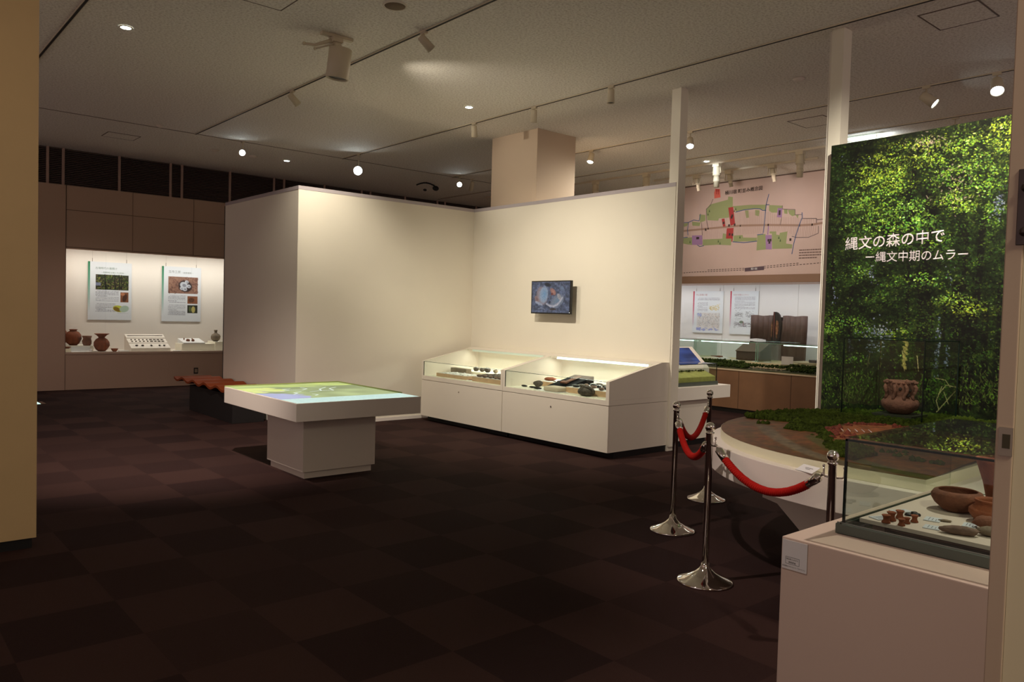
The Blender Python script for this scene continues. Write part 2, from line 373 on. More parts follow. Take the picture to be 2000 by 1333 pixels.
# louvred band above the far wall
lv = MB()
for i in range(20): lv.add([(X0, 14.84, 3.44 + i * .03), (12.45, 14.84, 3.44 + i * .03), (12.45, 14.88, 3.46 + i * .03), (X0, 14.88, 3.46 + i * .03), (X0, 14.84, 3.446 + i * .03), (12.45, 14.84, 3.446 + i * .03), (12.45, 14.88, 3.466 + i * .03), (X0, 14.88, 3.466 + i * .03)],
    [(0, 1, 5, 4), (1, 2, 6, 5), (2, 3, 7, 6), (3, 0, 4, 7), (4, 5, 6, 7), (0, 3, 2, 1)])
lt = struct(lv.build('trim_1', M('louvre_slat', (104, 84, 80), .5), loc=(3, 14.84, 3.43)))
B(X0, 12.45, 14.95, 16, 3.43, H).build('backing', M('louvre_backing', (6, 5, 8), .9), lt)
for x in (1.6, 2.616, 2.844, 3.705, 4.557, 4.757, 5.637, 6.511, 6.721, 7.598, 8.467, 8.679, 9.563, 10.44, 10.656, 11.576):
    B(x - .02, x + .02, 14.825, 14.845, 3.43, H).build('mullion', M('louvre_mullion', (168, 140, 128), .5), lt)
# outer walls

# left wall stub
struct(B(X0, .905, 5.4, 5.55, .065, H).build('wall_left', M('ochre_wall', (206, 176, 128), .7, var=.02)))
struct(B(X0, .885, 5.42, 5.53, 0, .065).build('baseboard_left', PLINTH))
# doorway the photo is taken through
JAMB = M('door_frame_paint', (190, 168, 146), .4); JAMB2 = M('entrance_wall', (186, 170, 132), .6)
struct(B(1.4525, 2.2, .28, .442, 0, H).build('wall_entrance_right', JAMB2, loc=(1.44, .3, 0)))
struct(B(-1.2, .035, .28, .404, 0, H).build('wall_entrance_left', JAMB2, loc=(0, .3, 0)))
d1 = struct(MB().box(1.432, 1.452, .416, .442, 0, 2.6).build('door_1', JAMB, loc=(1.44, .42, 0), bevel=.002))
struct(B(1.4345, 1.452, .28, .4155, 0, 2.6).build('trim_2', M('door_reveal_paint', (222, 210, 176), .5)))
sp = MB().box(1.4295, 1.432, .4165, .4365, 1.291, 1.337); spo = sp.build('strike_plate', M('satin_steel', (150, 138, 122), .35, metal=.7), d1)
B(1.4285, 1.4297, .420, .431, 1.303, 1.326).build('strike_hole', M('strike_recess', (64, 56, 34), .6), spo)
BRZ = M('dark_bronze', (74, 64, 62), .35, metal=.6)
lt2 = thing('door_latch', (1.452, .40, 1.66), 'dark metal latch plate with two round knobs on the doorway frame', 'latch')
B(1.4290, 1.4322, .395, .4265, 1.631, 1.752).build('plate', BRZ, lt2, bevel=.001)
for z in (1.722, 1.652): MB().ball((1.4285, .4145, z), .0075).build('knob', BRZ, lt2)

# partitions (3.0 m high)
wb = struct(B(4.29, 7.03, 9.05, 9.17, 0, 2.955).build('wall_center', CREAM, loc=(5.6, 9.1, 0)))
struct(B(4.29, 4.4095, 9.17, 11.45, 0, 2.955).build('wall_center_left', CREAM, loc=(4.35, 10.4, 0)))
struct(B(4.41, 7.16, 11.33, 11.45, 0, 2.955).build('wall_center_back', CREAM))
wa = struct(B(7.03, 7.16, 5.43, 11.33, 0, 2.955).build('wall_center_right', CREAM, loc=(7.1, 7, 0)))
struct(MB().box(4.287, 7.027, 9.047, 9.173, 2.955, 3.0).box(4.287, 4.413, 9.173, 11.45, 2.955, 3.0).build('trim_3', RAIL))
struct(MB().box(7.027, 7.163, 5.428, 11.33, 2.955, 3.0).build('trim_4', RAIL))
struct(B(4.41, 7.03, 9.04, 9.05, 0, .045).build('baseboard_center', M('pale_baseboard', (226, 216, 208), .5)))
struct(B(7.05, 7.16, 5.43, 5.54, 3.0, H).build('trim_5', CREAM)); 
struct(B(7.035, 7.165, 5.405, 5.428, .05, H).build('trim_6', CREAM))
struct(B(4.287, 4.30, 11.452, 11.47, 0, 2.95).build('trim_7', PLINTH))
col = struct(B(7.25, 7.99, 7.97, 8.95, 0, H).build('wall_column', M('column_paint', (206, 184, 160), .75), bevel=.004))
struct(B(6.56, 6.70, 3.33, 3.44, 0, H).build('trim_8', CREAM)); struct(B(6.59, 6.61, 3.44, 3.47, 0, H).build('trim_9', WHITE))

# ceiling fittings -------------------------------------------------------------
SLOT = M('track_slot', (26, 16, 12), .7); TRK = M('track_white', (206, 192, 170), .5)
def track(x, y0, y1, label, dark=True):
    t = thing('lighting_track', (x, (y0 + y1) / 2, H - .012), label, 'lighting track')
    B(x - .017, x + .017, y0, y1, H - .012, H - .0005).build('rail', TRK, t)
    if dark: B(x - .0105, x + .0105, y0 + .01, y1 - .01, H - .0135, H - .0118).build('slot', SLOT, t)
    return t
track(1.588, .6, 9.8, 'short dark ceiling lighting track at the left above the ochre wall')
track(4.03, .6, 12.0, 'ceiling lighting track running past the big white projector can')
track(6.463, .6, 12.0, 'ceiling lighting track with three downward spotlights above the display cases')
track(8.77, 1.0, 12.0, 'ceiling lighting track behind the square column with lit lamps')
track(10.28, 1.0, 14.6, 'pale ceiling track nearest before the map wall rails')
def hrail(x, y0, y1, label):
    t = thing('lighting_rail', (x, (y0 + y1) / 2, H - .03), label, 'lighting rail')
    B(x - .018, x + .018, y0, y1, H - .03, H - .0005).build('rail', TRK, t); return t
hrail(10.785, 2.0, 13.5, 'white ceiling rail carrying large theatre spotlights before the map wall')
hrail(11.455, 6.15, 9.35, 'short white ceiling rail closest to the map wall')
struct(B(X0, 12.45, 11.985, 12.0, H - .004, H - .0003).build('trim_10', M('ceiling_joint', (96, 76, 62), .7)))
LABS = {}
def track_spot(x, y, d, label, lit=False, L=.15, r=.042, drop=.07, power=0, target=None, ang=60, group='track spotlights', col=NEUT, zt=None):
    z = (zt or H - .013)
    t = thing('track_spotlight', (x, y, z), label, 'spotlight', group)
    B(x - .015, x + .015, y - .04, y + .04, z - .018, z).build('adapter', LAMPW, t)
    MB().tube([(x, y, z - .016), (x, y, z - drop)], .008).build('stem', LAMPW, t)
    d = Vector(d).normalized(); c = Vector((x, y, z - drop - .005)); a = c - d * (L * .3)
    mt = axis_mat(a, d)
    MB().lathe((0, 0, 0), [(.001, 0), (r * .8, 0), (r * .86, .01), (r, L), (r * .96, L), (r * .9, L - .012)], 24, mt).build('housing', LAMPW, t)
    MB().lathe((0, 0, 0), [(.001, L - .014), (r * .9, L - .014), (r * .9, L - .010), (.001, L - .010)], 24, mt).build('lens' if lit else 'baffle', GLOW if lit else LAMPK, t)
    if power:
        spot('lamp_light', tuple(a + d * (L + .02)), target or tuple(a + d * 3), power, ang, .8, col, .03, t)
    return t
track_spot(4.03, 8.71, (.62, -.25, -.75), 'unlit white spotlight on the track left of the projector can, tilted down right')
track_spot(4.03, 6.0, (.7, -.3, -.75), 'white spotlight tilted down beside the projector can, nearest to the viewer')
track_spot(6.463, 8.37, (.12, .05, -1), 'white downward spotlight furthest left of the three over the display cases')
track_spot(6.463, 7.18, (.1, .12, -1), 'white downward spotlight in the middle of the three over the display cases')
track_spot(6.463, 5.92, (.0, .0, -1), 'white downward spotlight furthest right of the three over the display cases')
track_spot(6.463, 11.44, (-.62, -.76, -.12), 'brilliantly glowing spotlight at the far end of the track left of the column', lit=True, drop=.26, L=.1, r=.075, power=95, target=(3.2, 8.6, 0), ang=85, col=WARM)
track_spot(4.753, 12.0, (-.45, -.85, -.1), 'bright round spotlight hanging above the left partition block', lit=True, drop=.17, L=.1, r=.048, power=45, target=(3.0, 9.0, .3), ang=80, col=WARM, zt=H)
track_spot(8.80, 11.8, (-.62, -.72, -.25), 'lit round lamp left of the square column, facing the viewer', lit=True, drop=.14, r=.048, L=.1)
track_spot(9.17, 11.9, (.1, .45, -1), 'unlit white spotlight close beside the lit lamp left of the column', drop=.1, zt=H, L=.18)
track_spot(8.77, 8.4, (-.35, -.1, -.9), 'lit spotlight hanging just right of the square column', lit=True, drop=.08, r=.05, power=30, ang=90)
track_spot(8.77, 6.56, (-.45, -.35, -.8), 'lit spotlight peeking out behind the tall cream post', lit=True, r=.05, drop=.12, power=30, ang=90)
track_spot(8.77, 3.52, (.15, -.72, -.62), 'lit spotlight tilted to the right above the forest mural', lit=True, r=.055, L=.17, drop=.11, power=30, ang=90)
track_spot(8.77, 2.85, (-.55, -.25, -.75), 'lit spotlight at the upper right corner above the forest mural', lit=True, r=.062, L=.17, drop=.1, power=30, ang=90)
track_spot(10.30, 3.78, (-.3, .1, -.9), 'pale spotlight half hidden behind the top edge of the forest mural', lit=True, r=.05, drop=.13)
def ellipsoidal(x, y, d, label, k=1.0):
    z = H - .03
    t = thing('theatre_spotlight', (x, y, z), label, 'spotlight', 'large spotlights before the map wall')
    B(x - .04, x + .04, y - .06, y + .06, z - .05, z).build('adapter', LAMPW, t)
    d = Vector(d).normalized(); mt = axis_mat((x, y, z - .05), d) @ Matrix.Scale(k, 4)
    MB().lathe((0, 0, 0), [(.001, 0), (.05, 0), (.06, .02), (.06, .12), (.066, .125), (.066, .14), (.05, .145), (.05, .22), (.056, .225), (.056, .24), (.046, .245), (.046, .33), (.001, .33)], 20, mt).build('barrel', LAMPW, t)
    MB().tube([(x, y - .065, z - .05), (x, y - .075, z - .15)], .008).tube([(x, y + .065, z - .05), (x, y + .075, z - .15)], .008).tube([(x, y - .075, z - .15), (x, y + .075, z - .15)], .006).build('yoke', LAMPW, t)
    return t
ellipsoidal(10.785, 7.52, (.0, .0, -1), 'large ribbed theatre spotlight hanging brightly lit above the torii sign of the map')
ellipsoidal(10.785, 6.07, (.02, .0, -1), 'large ribbed theatre spotlight nearest the forest mural')
ellipsoidal(10.785, 10.2, (.02, .0, -1), 'large theatre spotlight seen just right of the square column')
ellipsoidal(10.785, 8.98, (.02, .0, -1), 'large theatre spotlight left of the tall cream post')
ellipsoidal(11.455, 8.40, (.25, -.1, -1), 'smaller theatre spotlight right of the tall cream post, tilted to the map', k=.66)
ellipsoidal(11.455, 7.74, (.25, -.1, -1), 'smaller theatre spotlight directly above the map title', k=.66)
ellipsoidal(11.455, 6.93, (.25, -.1, -1), 'smaller theatre spotlight between the two large ribbed ones, right of the map title', k=.66)
spot('barrel_spot', (10.3, 7.4, 3.9), (10.785, 7.52, 3.75), 14, 70, .5, COOL)  # spot aimed at the barrel of the hanging theatre spotlight
def downlight(x, y, label, p=6):
    t = thing('downlight', (x, y, H - .008), label, 'ceiling light', 'recessed downlights')
    MB().lathe((x, y, H - .008), [(.045, .004), (.046, .0), (.058, .0), (.06, .007)], 28, caps=False).build('rim', LAMPW, t)
    MB().lathe((x, y, H - .006), [(.001, 0), (.044, 0), (.044, .004), (.001, .004)], 24).build('lens', GLOW, t)
downlight(2.017, 7.9, 'recessed glowing downlight in the ceiling at the upper left')
downlight(5.924, 7.79, 'recessed glowing downlight in the ceiling above the cream partition')
downlight(5.904, 12.94, 'small glowing downlight far back above the left partition block')
downlight(10.62, 7.61, 'small glowing downlight between the rails above the map')
downlight(11.02, 12.3, 'tiny far glowing downlight beside the left edge of the column')
def hatch(x0, x1, y0, y1, label):
    t = thing('ceiling_hatch', ((x0 + x1) / 2, (y0 + y1) / 2, H - .004), label, 'access hatch', 'square ceiling hatches')
    a = .012; m = MB().box(x0, x1, y0, y0 + a, H - .004, H).box(x0, x1, y1 - a, y1, H - .004, H).box(x0, x0 + a, y0 + a, y1 - a, H - .004, H).box(x1 - a, x1, y0 + a, y1 - a, H - .004, H)
    m.build('frame', M('hatch_frame', (92, 70, 56), .6), t); B(x0 + a, x1 - a, y0 + a, y1 - a, H - .003, H - .0002).build('panel', bpy.data.materials['rockwool_ceiling'], t)
hatch(2.42, 2.885, 6.02, 6.485, 'square ceiling hatch cut by the top edge of the picture')
hatch(6.73, 7.20, 2.34, 2.80, 'square ceiling hatch at the upper right')
hatch(9.165, 9.64, 4.88, 5.36, 'square ceiling hatch left of the mural post')
hatch(3.05, 3.51, 12.85, 13.26, 'small far ceiling hatch above the louvred band')
t = thing('ceiling_speaker', (3.52, 5.68, H - .012), 'round recessed ceiling speaker at the top edge of the picture', 'speaker')
MB().lathe((3.52, 5.68, H - .012), [(.088, .004), (.089, .0), (.1, .0), (.104, .012)], 32, caps=False).build('rim', M('speaker_rim', (222, 210, 190), .5), t)
MB().lathe((3.52, 5.68, H - .01), [(.001, 0), (.086, 0), (.088, .006)], 28).build('grille', M('speaker_grille', (132, 112, 86), .8, bump=.6, bscale=500), t)
for x, y, s_, lb in ((7.62, 4.34, .06, 'white round smoke detector on the ceiling above the map wall'), (4.68, 12.98, .06, 'faint round ceiling vent left of the bright lamp over the partition'), (5.33, 12.99, .07, 'faint round ceiling vent right of the bright lamp over the partition'), (3.48, 11.83, .05, 'faint round ceiling detector near the ceiling joint')):
    tag(MB().lathe((x, y, H - .03), [(.001, 0), (s_ * .6, 0), (s_, .018), (s_, .029)], 24).build('ceiling_detector', M('detector', (226, 214, 200), .6)), lb, 'detector')
# projector can
t = thing('projector', (3.52, 6.68, H - .03), 'big white cylindrical projector hanging from the ceiling above the map table', 'projector')
B(3.36, 3.68, 6.655, 6.705, H - .03, H).build('mounting_rail', LAMPW, t, bevel=.004)
MB().box(3.46, 3.56, 6.63, 6.73, H - .075, H - .03).build('mounting_block', LAMPW, t, bevel=.004)
MB().tube([(3.51, 6.68, H - .075), (3.53, 6.66, H - .13)], .04, 20).build('neck', LAMPW, t)
mt = axis_mat((3.55, 6.66, H - .12), (-.05, .12, -1))
MB().lathe((0, 0, 0), [(.001, 0), (.10, 0), (.106, .006), (.106, .275), (.1, .28), (.094, .275), (.094, .245), (.001, .245)], 40, mt).build('barrel', LAMPW, t)
MB().lathe((0, 0, 0), [(.001, .246), (.093, .246), (.093, .262), (.001, .262)], 32, mt).build('lens_recess', BLACK, t)
MB().tube([(3.47, 6.68, H - .06), (3.36, 6.8, H - .1), (3.28, 6.86, H - .09)], [.02, .015, .012]).tube([(3.47, 6.66, H - .1), (3.35, 6.78, H - .14)], .009).ball((3.28, 6.86, H - .09), .018).ball((3.35, 6.78, H - .14), .014).build('side_arm', LAMPW, t)
# small ceiling camera
t = thing('ceiling_camera', (8.74, 12.88, H - .04), 'small black camera on a curved arm under the far ceiling', 'camera')
pts = [(8.62 + .30 * k / 8, 12.98 - .2 * k / 8, H - .07 + .05 * math.sin(PI * k / 8)) for k in range(9)]
MB().tube(pts, .013, 8).tube([(8.78, 12.87, H - .01), (8.78, 12.87, H - .03)], .02).build('arm', BLACK, t)
MB().ball((8.93, 12.76, H - .12), .07, .05, .05).build('lens_body', BLACK, t); MB().ball((8.76, 12.88, H - .16), .04, .03, .025).build('sensor', BLACK, t)
# hanging light bar behind the mural
t = thing('light_bar', (10.56, 5.05, 3.9), 'slim glowing light bar above the left corner of the forest mural', 'light')
B(10.54, 10.58, 4.75, 5.45, 3.955, 3.975).build('housing', LAMPW, t); B(10.545, 10.575, 4.80, 5.40, 3.975, 3.98).build('tube', GLOWS, t)
for y in (4.85, 5.35): MB().tube([(10.56, y, 3.97), (10.56, y, H)], .005).build('hanger', LAMPW, t)
area('bar_uplight', (10.60, 5.0, 3.90), (.2, 0, 1), .5, .05, 3, COOL, t)

# ================================================================ map projection table
t = thing('map_table', (3.45, 6.68, 0), 'low white square table with an illuminated green and blue map on top', 'table')
B(2.87, 4.11, 6.03, 7.62, .545, .70).build('tabletop', WHITE, t, bevel=.003)
B(3.06, 3.78, 6.28, 7.03, .06, .545).build('pedestal', CREAM2, t, bevel=.002)
B(3.085, 3.755, 6.305, 7.0, 0, .06).build('plinth', CREAM2, t)
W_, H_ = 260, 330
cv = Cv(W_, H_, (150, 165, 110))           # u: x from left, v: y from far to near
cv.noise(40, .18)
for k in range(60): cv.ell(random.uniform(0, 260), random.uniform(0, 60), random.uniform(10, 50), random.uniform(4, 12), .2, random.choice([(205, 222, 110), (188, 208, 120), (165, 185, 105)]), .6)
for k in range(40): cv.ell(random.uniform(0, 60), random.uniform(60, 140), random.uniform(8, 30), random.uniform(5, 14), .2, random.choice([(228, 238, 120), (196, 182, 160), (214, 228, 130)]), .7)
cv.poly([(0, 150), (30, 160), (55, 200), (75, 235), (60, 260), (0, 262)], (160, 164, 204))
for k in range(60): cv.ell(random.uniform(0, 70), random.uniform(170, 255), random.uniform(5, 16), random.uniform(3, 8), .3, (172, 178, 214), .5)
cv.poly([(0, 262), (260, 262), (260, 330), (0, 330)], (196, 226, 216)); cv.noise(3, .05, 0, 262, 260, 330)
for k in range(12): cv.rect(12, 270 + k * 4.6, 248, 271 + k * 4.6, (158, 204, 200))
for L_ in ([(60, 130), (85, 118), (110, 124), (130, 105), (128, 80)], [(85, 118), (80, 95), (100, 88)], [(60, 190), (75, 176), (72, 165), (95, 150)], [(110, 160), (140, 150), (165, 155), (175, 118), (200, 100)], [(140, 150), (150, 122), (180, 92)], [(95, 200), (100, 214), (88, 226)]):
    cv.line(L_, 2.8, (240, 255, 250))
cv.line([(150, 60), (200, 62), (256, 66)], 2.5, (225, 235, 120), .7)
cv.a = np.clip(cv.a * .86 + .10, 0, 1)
picture('projected_map', cv, lambda U, V: (2.885 + U * 1.21, 7.605 - V * 1.56, 0 * U + .7012), TABLEGLOW, t)  # projected image made emissive, standing in for the projector's light
RIMG = M('map_rim', (150, 160, 96), .5)
MB().box(2.87, 4.11, 7.608, 7.62, .70, .712).box(4.098, 4.11, 6.35, 7.608, .70, .712).build('raised_rim', RIMG, t)

# ================================================================ bench
t = thing('bench', (3.98, 10.7, 0), 'dark bench with a wavy orange brown seat behind the map table', 'bench')
n = 60; y0, y1 = 9.62, 11.85
def wav(y): return .415 + .022 * math.sin((y - y0) / .44 * 2 * PI)
top = [(y0 + (y1 - y0) * i / n, wav(y0 + (y1 - y0) * i / n) + .018) for i in range(n + 1)]; bot = [(a, b - .03) for a, b in top[::-1]]
MB().prism(top + bot, 3.72, 4.255, axis='x', smooth=False).build('seat', BENCHT, t)
MB().prism([(9.75, 0), (11.35, 0), (11.35, .36)] + [(9.75, .36)], 3.78, 4.2, axis='x').build('base', BENCHB, t, bevel=.003)

# ================================================================ display cases against the partition
def display_case(y0, y1, name_l, end_r):
    t = thing('display_case', (6.5, (y0 + y1) / 2, 0), name_l, 'display case', 'sloped display cases under the monitor')
    B(6.16, 7.025, y0 + .01, y1 - .01, 0, .07).build('plinth', PLINTH, t)
    B(6.07, 7.025, y0, y1, .07, .56).build('cabinet', CREAM2, t)
    d_ = B(6.05, 6.068, y0 + .003, y1 - .003, .07, .557).build('door', CREAM2, t, bevel=.001)
    yk = y0 + (y1 - y0) * .505
    MB().lathe((0, 0, 0), [(.011, 0), (.012, .004), (.009, .007), (.001, .007)], 18, axis_mat((6.05, yk, .465), (-1, 0, 0))).build('lock', CHROME, d_)
    B(6.05, 7.025, y0, y1, .563, .618).build('front_frame', CREAM2, t, bevel=.002)
    B(6.075, 7.0, y0 + .03, y1 - .03, .612, .6205).build('deck', CASEIN, t)
    prof = [(6.05, .618), (7.025, .618), (7.025, .997), (6.90, .997), (6.05, .815)]
    wl, wr = .04, (.035 if not end_r else .045)
    for nm, a, b in (('side_panel', y0, y0 + wr), ('side_panel', y1 - wl, y1)):
        MB().prism(prof, a, b, axis='y').build(nm, CREAM2, t)
    B(7.0, 7.025, y0 + wr, y1 - wl, .618, .997).build('back_panel', CASEIN, t)
    MB().prism([(6.80, .976), (6.90, .997), (7.0, .997), (7.0, .955), (6.80, .955)], y0 + wr, y1 - wl, axis='y').build('header', CREAM2, t)
    ya, yb = y0 + wr, y1 - wl
    g1 = B(6.054, 6.060, ya, yb, .618, .812).build('front_glass', GLASSG, t)
    MB().box(6.052, 6.061, ya, yb, .808, .813).box(6.052, 6.061, yb - .004, yb, .62, .81).build('glass_edge', DKEDGE, g1)
    g2 = MB().prism([(6.06, .812), (6.80, .970), (6.80, .976), (6.06, .818)], ya, yb, axis='y').build('sloped_glass', GLASSG, t)
    MB().prism([(6.788, .948), (6.80, .972), (6.806, .972), (6.794, .945)], ya + .06, yb - .12, axis='y').build('light_strip', GLOWS if end_r else GLOWD, t)
    area('case_lamp', (6.84, (y0 + y1) / 2, .94), (-.45, 0, -1), y1 - y0 - .25, .04, 6.5, (1, .98, .86), t)
    return t
display_case(7.155, 8.87, 'left sloped glass display case holding arrowhead trays, nearer the partition corner', False)
display_case(5.437, 7.150, 'right sloped glass display case holding flakes and dark stones, nearer the tall post', True)
Z = .6212
def tray(name, x0, x1, y0, y1, z0, h, m, label, cat='tray', lip=.012, tilt=0):
    t = thing(name, ((x0 + x1) / 2, (y0 + y1) / 2, z0), label, cat)
    B(x0, x1, y0, y1, z0, z0 + h).build('base', m, t, bevel=.002); 
    B(x0 + lip, x1 - lip, y0 + lip, y1 - lip, z0 + h, z0 + h + .003).build('liner', OFFW, t)
    return t
def stone(x, y, z, rx, ry, rz, label, m=STONED, rot=0, name='stone_tool', cat='stone tool', group=None, seed=0):
    o = MB().ball((x, y, z + rz * .97), rx, ry, rz, 14, .12, rot, seed).build(name, m, loc=(x, y, z)); return tag(o, label, cat, group)
# left case contents
tray('wooden_tray', 6.13, 6.43, 7.98, 8.64, Z, .045, WOODT, 'wooden tray of white chips in the left case, in front of the grey block')
tag(MB().box(6.47, 6.56, 8.42, 8.78, Z, Z + .10).build('stone_block', CLAYG, bevel=.006), 'grey rectangular stone block behind the left wooden tray in the left case', 'stone')
tray('wooden_tray', 6.12, 6.56, 7.26, 7.84, Z, .055, WOODT, 'wooden tray heaped with dark arrowheads, right end of the left case')
tag(B(6.60, 6.84, 7.9, 8.72, Z, Z + .06).build('riser_box', CASEIN, bevel=.003), 'cream riser box at the back of the left case', 'riser')
for i, (x, y, a) in enumerate(((6.72, 8.52, .045), (6.73, 8.40, .04), (6.72, 8.27, .05), (6.74, 8.12, .035))):
    stone(x, y, Z + .0605, a * .8, a * 1.15, a * .7, ['dark lump leftmost on the cream riser in the left case', 'dark lump second from left on the cream riser in the left case', 'largest mottled lump on the cream riser in the left case', 'small pale lump rightmost on the cream riser in the left case'][i], STONED if i != 3 else CLAYG, group='lumps on the riser', seed=i)
ROWC = ['first (rearmost)', 'second', 'third', 'front']
for i in range(18):
    x = 6.18 + .04 * (i % 6) + random.uniform(-.006, .006); y = 8.08 + .22 * (i // 6) + random.uniform(-.05, .05)
    stone(x, y, Z + .048, .011, .018, .005, 'tiny white chip on the %s of the left wooden tray' % ['right end', 'middle', 'left end'][i // 6], OFFW, random.random() * 3, 'stone_chip', 'stone chip', 'white chips, ' + ['right', 'middle', 'left'][i // 6])
for i in range(30):
    k = i % 6; x = 6.17 + .065 * k + random.uniform(-.008, .008); y = 7.33 + .105 * (i // 6) + random.uniform(-.015, .015)
    stone(x, y, Z + .058, .026, .042, .017, 'dark arrowhead in the %s row from the front of the arrowhead tray' % ['first', 'second', 'third', 'fourth', 'fifth', 'rearmost'][k], STONED if i % 3 else STONE, random.random() * 3, 'arrowhead', 'arrowhead', 'arrowheads, %s row' % ['first', 'second', 'third', 'fourth', 'fifth', 'rearmost'][k], i)
tag(MB().tube([(6.14, 7.94, Z + .007), (6.22, 7.88, Z + .007)], .006).ball((6.22, 7.88, Z + .009), .012).build('bone_needle', CLAYR), 'thin reddish needle lying on a white card in the left case', 'needle')
tag(B(6.12, 6.45, 7.86, 7.96, Z, Z + .004).build('info_card', OFFW), 'white card between the two wooden trays in the left case', 'card')
tag(MB().ball((6.36, 7.91, Z + .016), .026, .018, .012).build('red_bead', M('vermilion', (190, 40, 24), .5)), 'small bright red bead in the left case', 'bead')
stone(6.47, 7.90, Z, .018, .028, .014, 'dark flake beside the red bead', STONED, .4)
# right case contents
for i, (x, y, a, b, c, r, lb) in enumerate(((6.24, 6.97, .016, .042, .012, .3, 'thin black blade nearest the left end of the right case'), (6.40, 6.90, .045, .065, .038, .3, 'round mottled black lump near the left end of the right case'),
        (6.22, 6.80, .016, .05, .012, .2, 'black blade in front of the round lump'), (6.17, 6.66, .016, .06, .014, .25, 'long black blade at the front edge of the right case'), (6.25, 6.56, .016, .07, .012, .1, 'long black blade beside the white card'))):
    stone(x, y, Z + (.004 if i == 4 else 0), a, b, c, lb, OBSID if i != 1 else STONED, r, seed=i)
tag(MB().box(6.09, 6.26, 6.26, 6.48, Z + .0045, Z + .06).build('sample_box', M('pale_flint', (206, 190, 168), .7, bump=.4), bevel=.016), 'pale rough block in front of the black tray', 'stone block')
tag(B(6.08, 6.28, 6.22, 6.63, Z, Z + .004).build('info_card', OFFW), 'white card under the pale rough block', 'card')
tray('wooden_tray', 6.52, 6.92, 6.72, 7.06, Z, .055, WOODT, 'wooden tray with a red shard behind the black tray in the right case')
stone(6.66, 6.96, Z + .058, .06, .075, .022, 'reddish brown shard on the middle wooden tray', CLAYR, .4, 'pot_shard', 'shard')
for i in range(6): stone(6.60 + .07 * (i % 3), 6.76 + .06 * (i // 3), Z + .058, .016, .02, .007, 'tiny chip beside the reddish shard', STONE, i, 'stone_chip', 'stone chip', 'chips beside the shard')
t = thing('black_tray', (6.55, 6.5, Z), 'tilted black tray with a brown object in the right case', 'tray')
MB().add([(6.32, 6.36, Z), (6.32, 6.68, Z), (6.80, 6.68, Z), (6.80, 6.36, Z), (6.32, 6.36, Z + .03), (6.32, 6.68, Z + .03), (6.80, 6.68, Z + .15), (6.80, 6.36, Z + .15)],
    [(0, 1, 2, 3), (4, 5, 6, 7), (0, 1, 5, 4), (1, 2, 6, 5), (2, 3, 7, 6), (3, 0, 4, 7)]).build('stand', M('black_cloth', (5, 4, 5), .9, spec=.1), t)
obj_ = MB(); mtx = Matrix.Translation((6.58, 6.5, Z + .109)) @ Matrix.Rotation(-.245, 4, 'Y')
obj_.box(-.13, .13, -.03, .03, 0, .012, mat=mtx).box(-.16, -.10, -.05, .05, 0, .02, mat=mtx)
tag(obj_.build('bone_fragment', CLAY, bevel=.004), 'reddish fragment leaning on the tilted black tray', 'fragment')
tray('wooden_tray', 6.24, 6.76, 5.50, 6.28, Z, .06, WOODT, 'large wooden tray with rows of dark flakes in the right case')
for i in range(20):
    k = i % 5; x = 6.30 + .095 * k + random.uniform(-.008, .008); y = 5.60 + .19 * (i // 5) + random.uniform(-.015, .015)
    stone(x, y, Z + .063, .030, .050, .017, 'dark flake in the %s row of the large wooden tray' % ['front', 'second', 'middle', 'fourth', 'rear'][k], [OBSID, STONED, STONE][i % 3], random.random() * 3, 'stone_flake', 'stone flake', 'flakes, %s row' % ['front', 'second', 'middle', 'fourth', 'rear'][k], i)
stone(6.15, 5.86, Z, .06, .11, .055, 'big mottled black cobble at the front right of the right case', STONED, .15)

# ================================================================ wall monitor
t = thing('wall_monitor', (6.95, 7.24, 1.7), 'small wall monitor showing a photo of white shells above the display cases', 'monitor')
B(6.888, 6.925, 6.880, 7.607, 1.504, 1.928).build('bezel', BLACK, t, bevel=.003)
B(6.925, 6.96, 6.93, 7.40, 1.53, 1.88).build('rear_housing', BLACK, t); B(6.96, 7.03, 7.02, 7.34, 1.60, 1.80).build('wall_bracket', M('bracket_grey', (150, 128, 116), .5), t)
cv = Cv(230, 132, (70, 76, 94)); cv.noise(9, .4); cv.noise(3, .22)
for k in range(160): cv.ell(random.uniform(0, 230), random.uniform(0, 132), random.uniform(1, 4), random.uniform(1, 3), random.random() * 3, random.choice([(40, 40, 52), (92, 96, 116), (120, 104, 108), (28, 30, 34)]), .6)
def soft(cx, cy, rx, ry, an, c0, c1, n=9):
    for q in range(n):
        f = q / (n - 1); k = 1 - .8 * f
        cv.ell(cx + f * rx * .12, cy - f * ry * .08, rx * k, ry * k, an, tuple(a + (b - a) * f for a, b in zip(c0, c1)), .55)
soft(62, 60, 42, 34, 1.15, (150, 122, 116), (138, 150, 162)); soft(74, 55, 38, 27, 1.75, (146, 156, 168), (112, 148, 176), 12); soft(30, 74, 17, 11, .9, (150, 108, 94), (110, 84, 80)); soft(44, 92, 26, 6, .3, (168, 170, 178), (140, 146, 158))
soft(130, 42, 22, 12, .6, (150, 96, 80), (186, 124, 100)); soft(124, 52, 7, 6, 0, (96, 40, 30), (130, 52, 34)); soft(156, 82, 44, 26, -.45, (118, 120, 128), (104, 124, 140), 10); soft(168, 64, 18, 9, .9, (172, 162, 154), (140, 132, 130))
cv.line([(92, 94), (112, 102), (136, 104), (158, 96), (176, 80), (186, 68)], 9, (186, 180, 184), .8); cv.line([(100, 96), (136, 100), (166, 86)], 4, (150, 148, 156), .6)
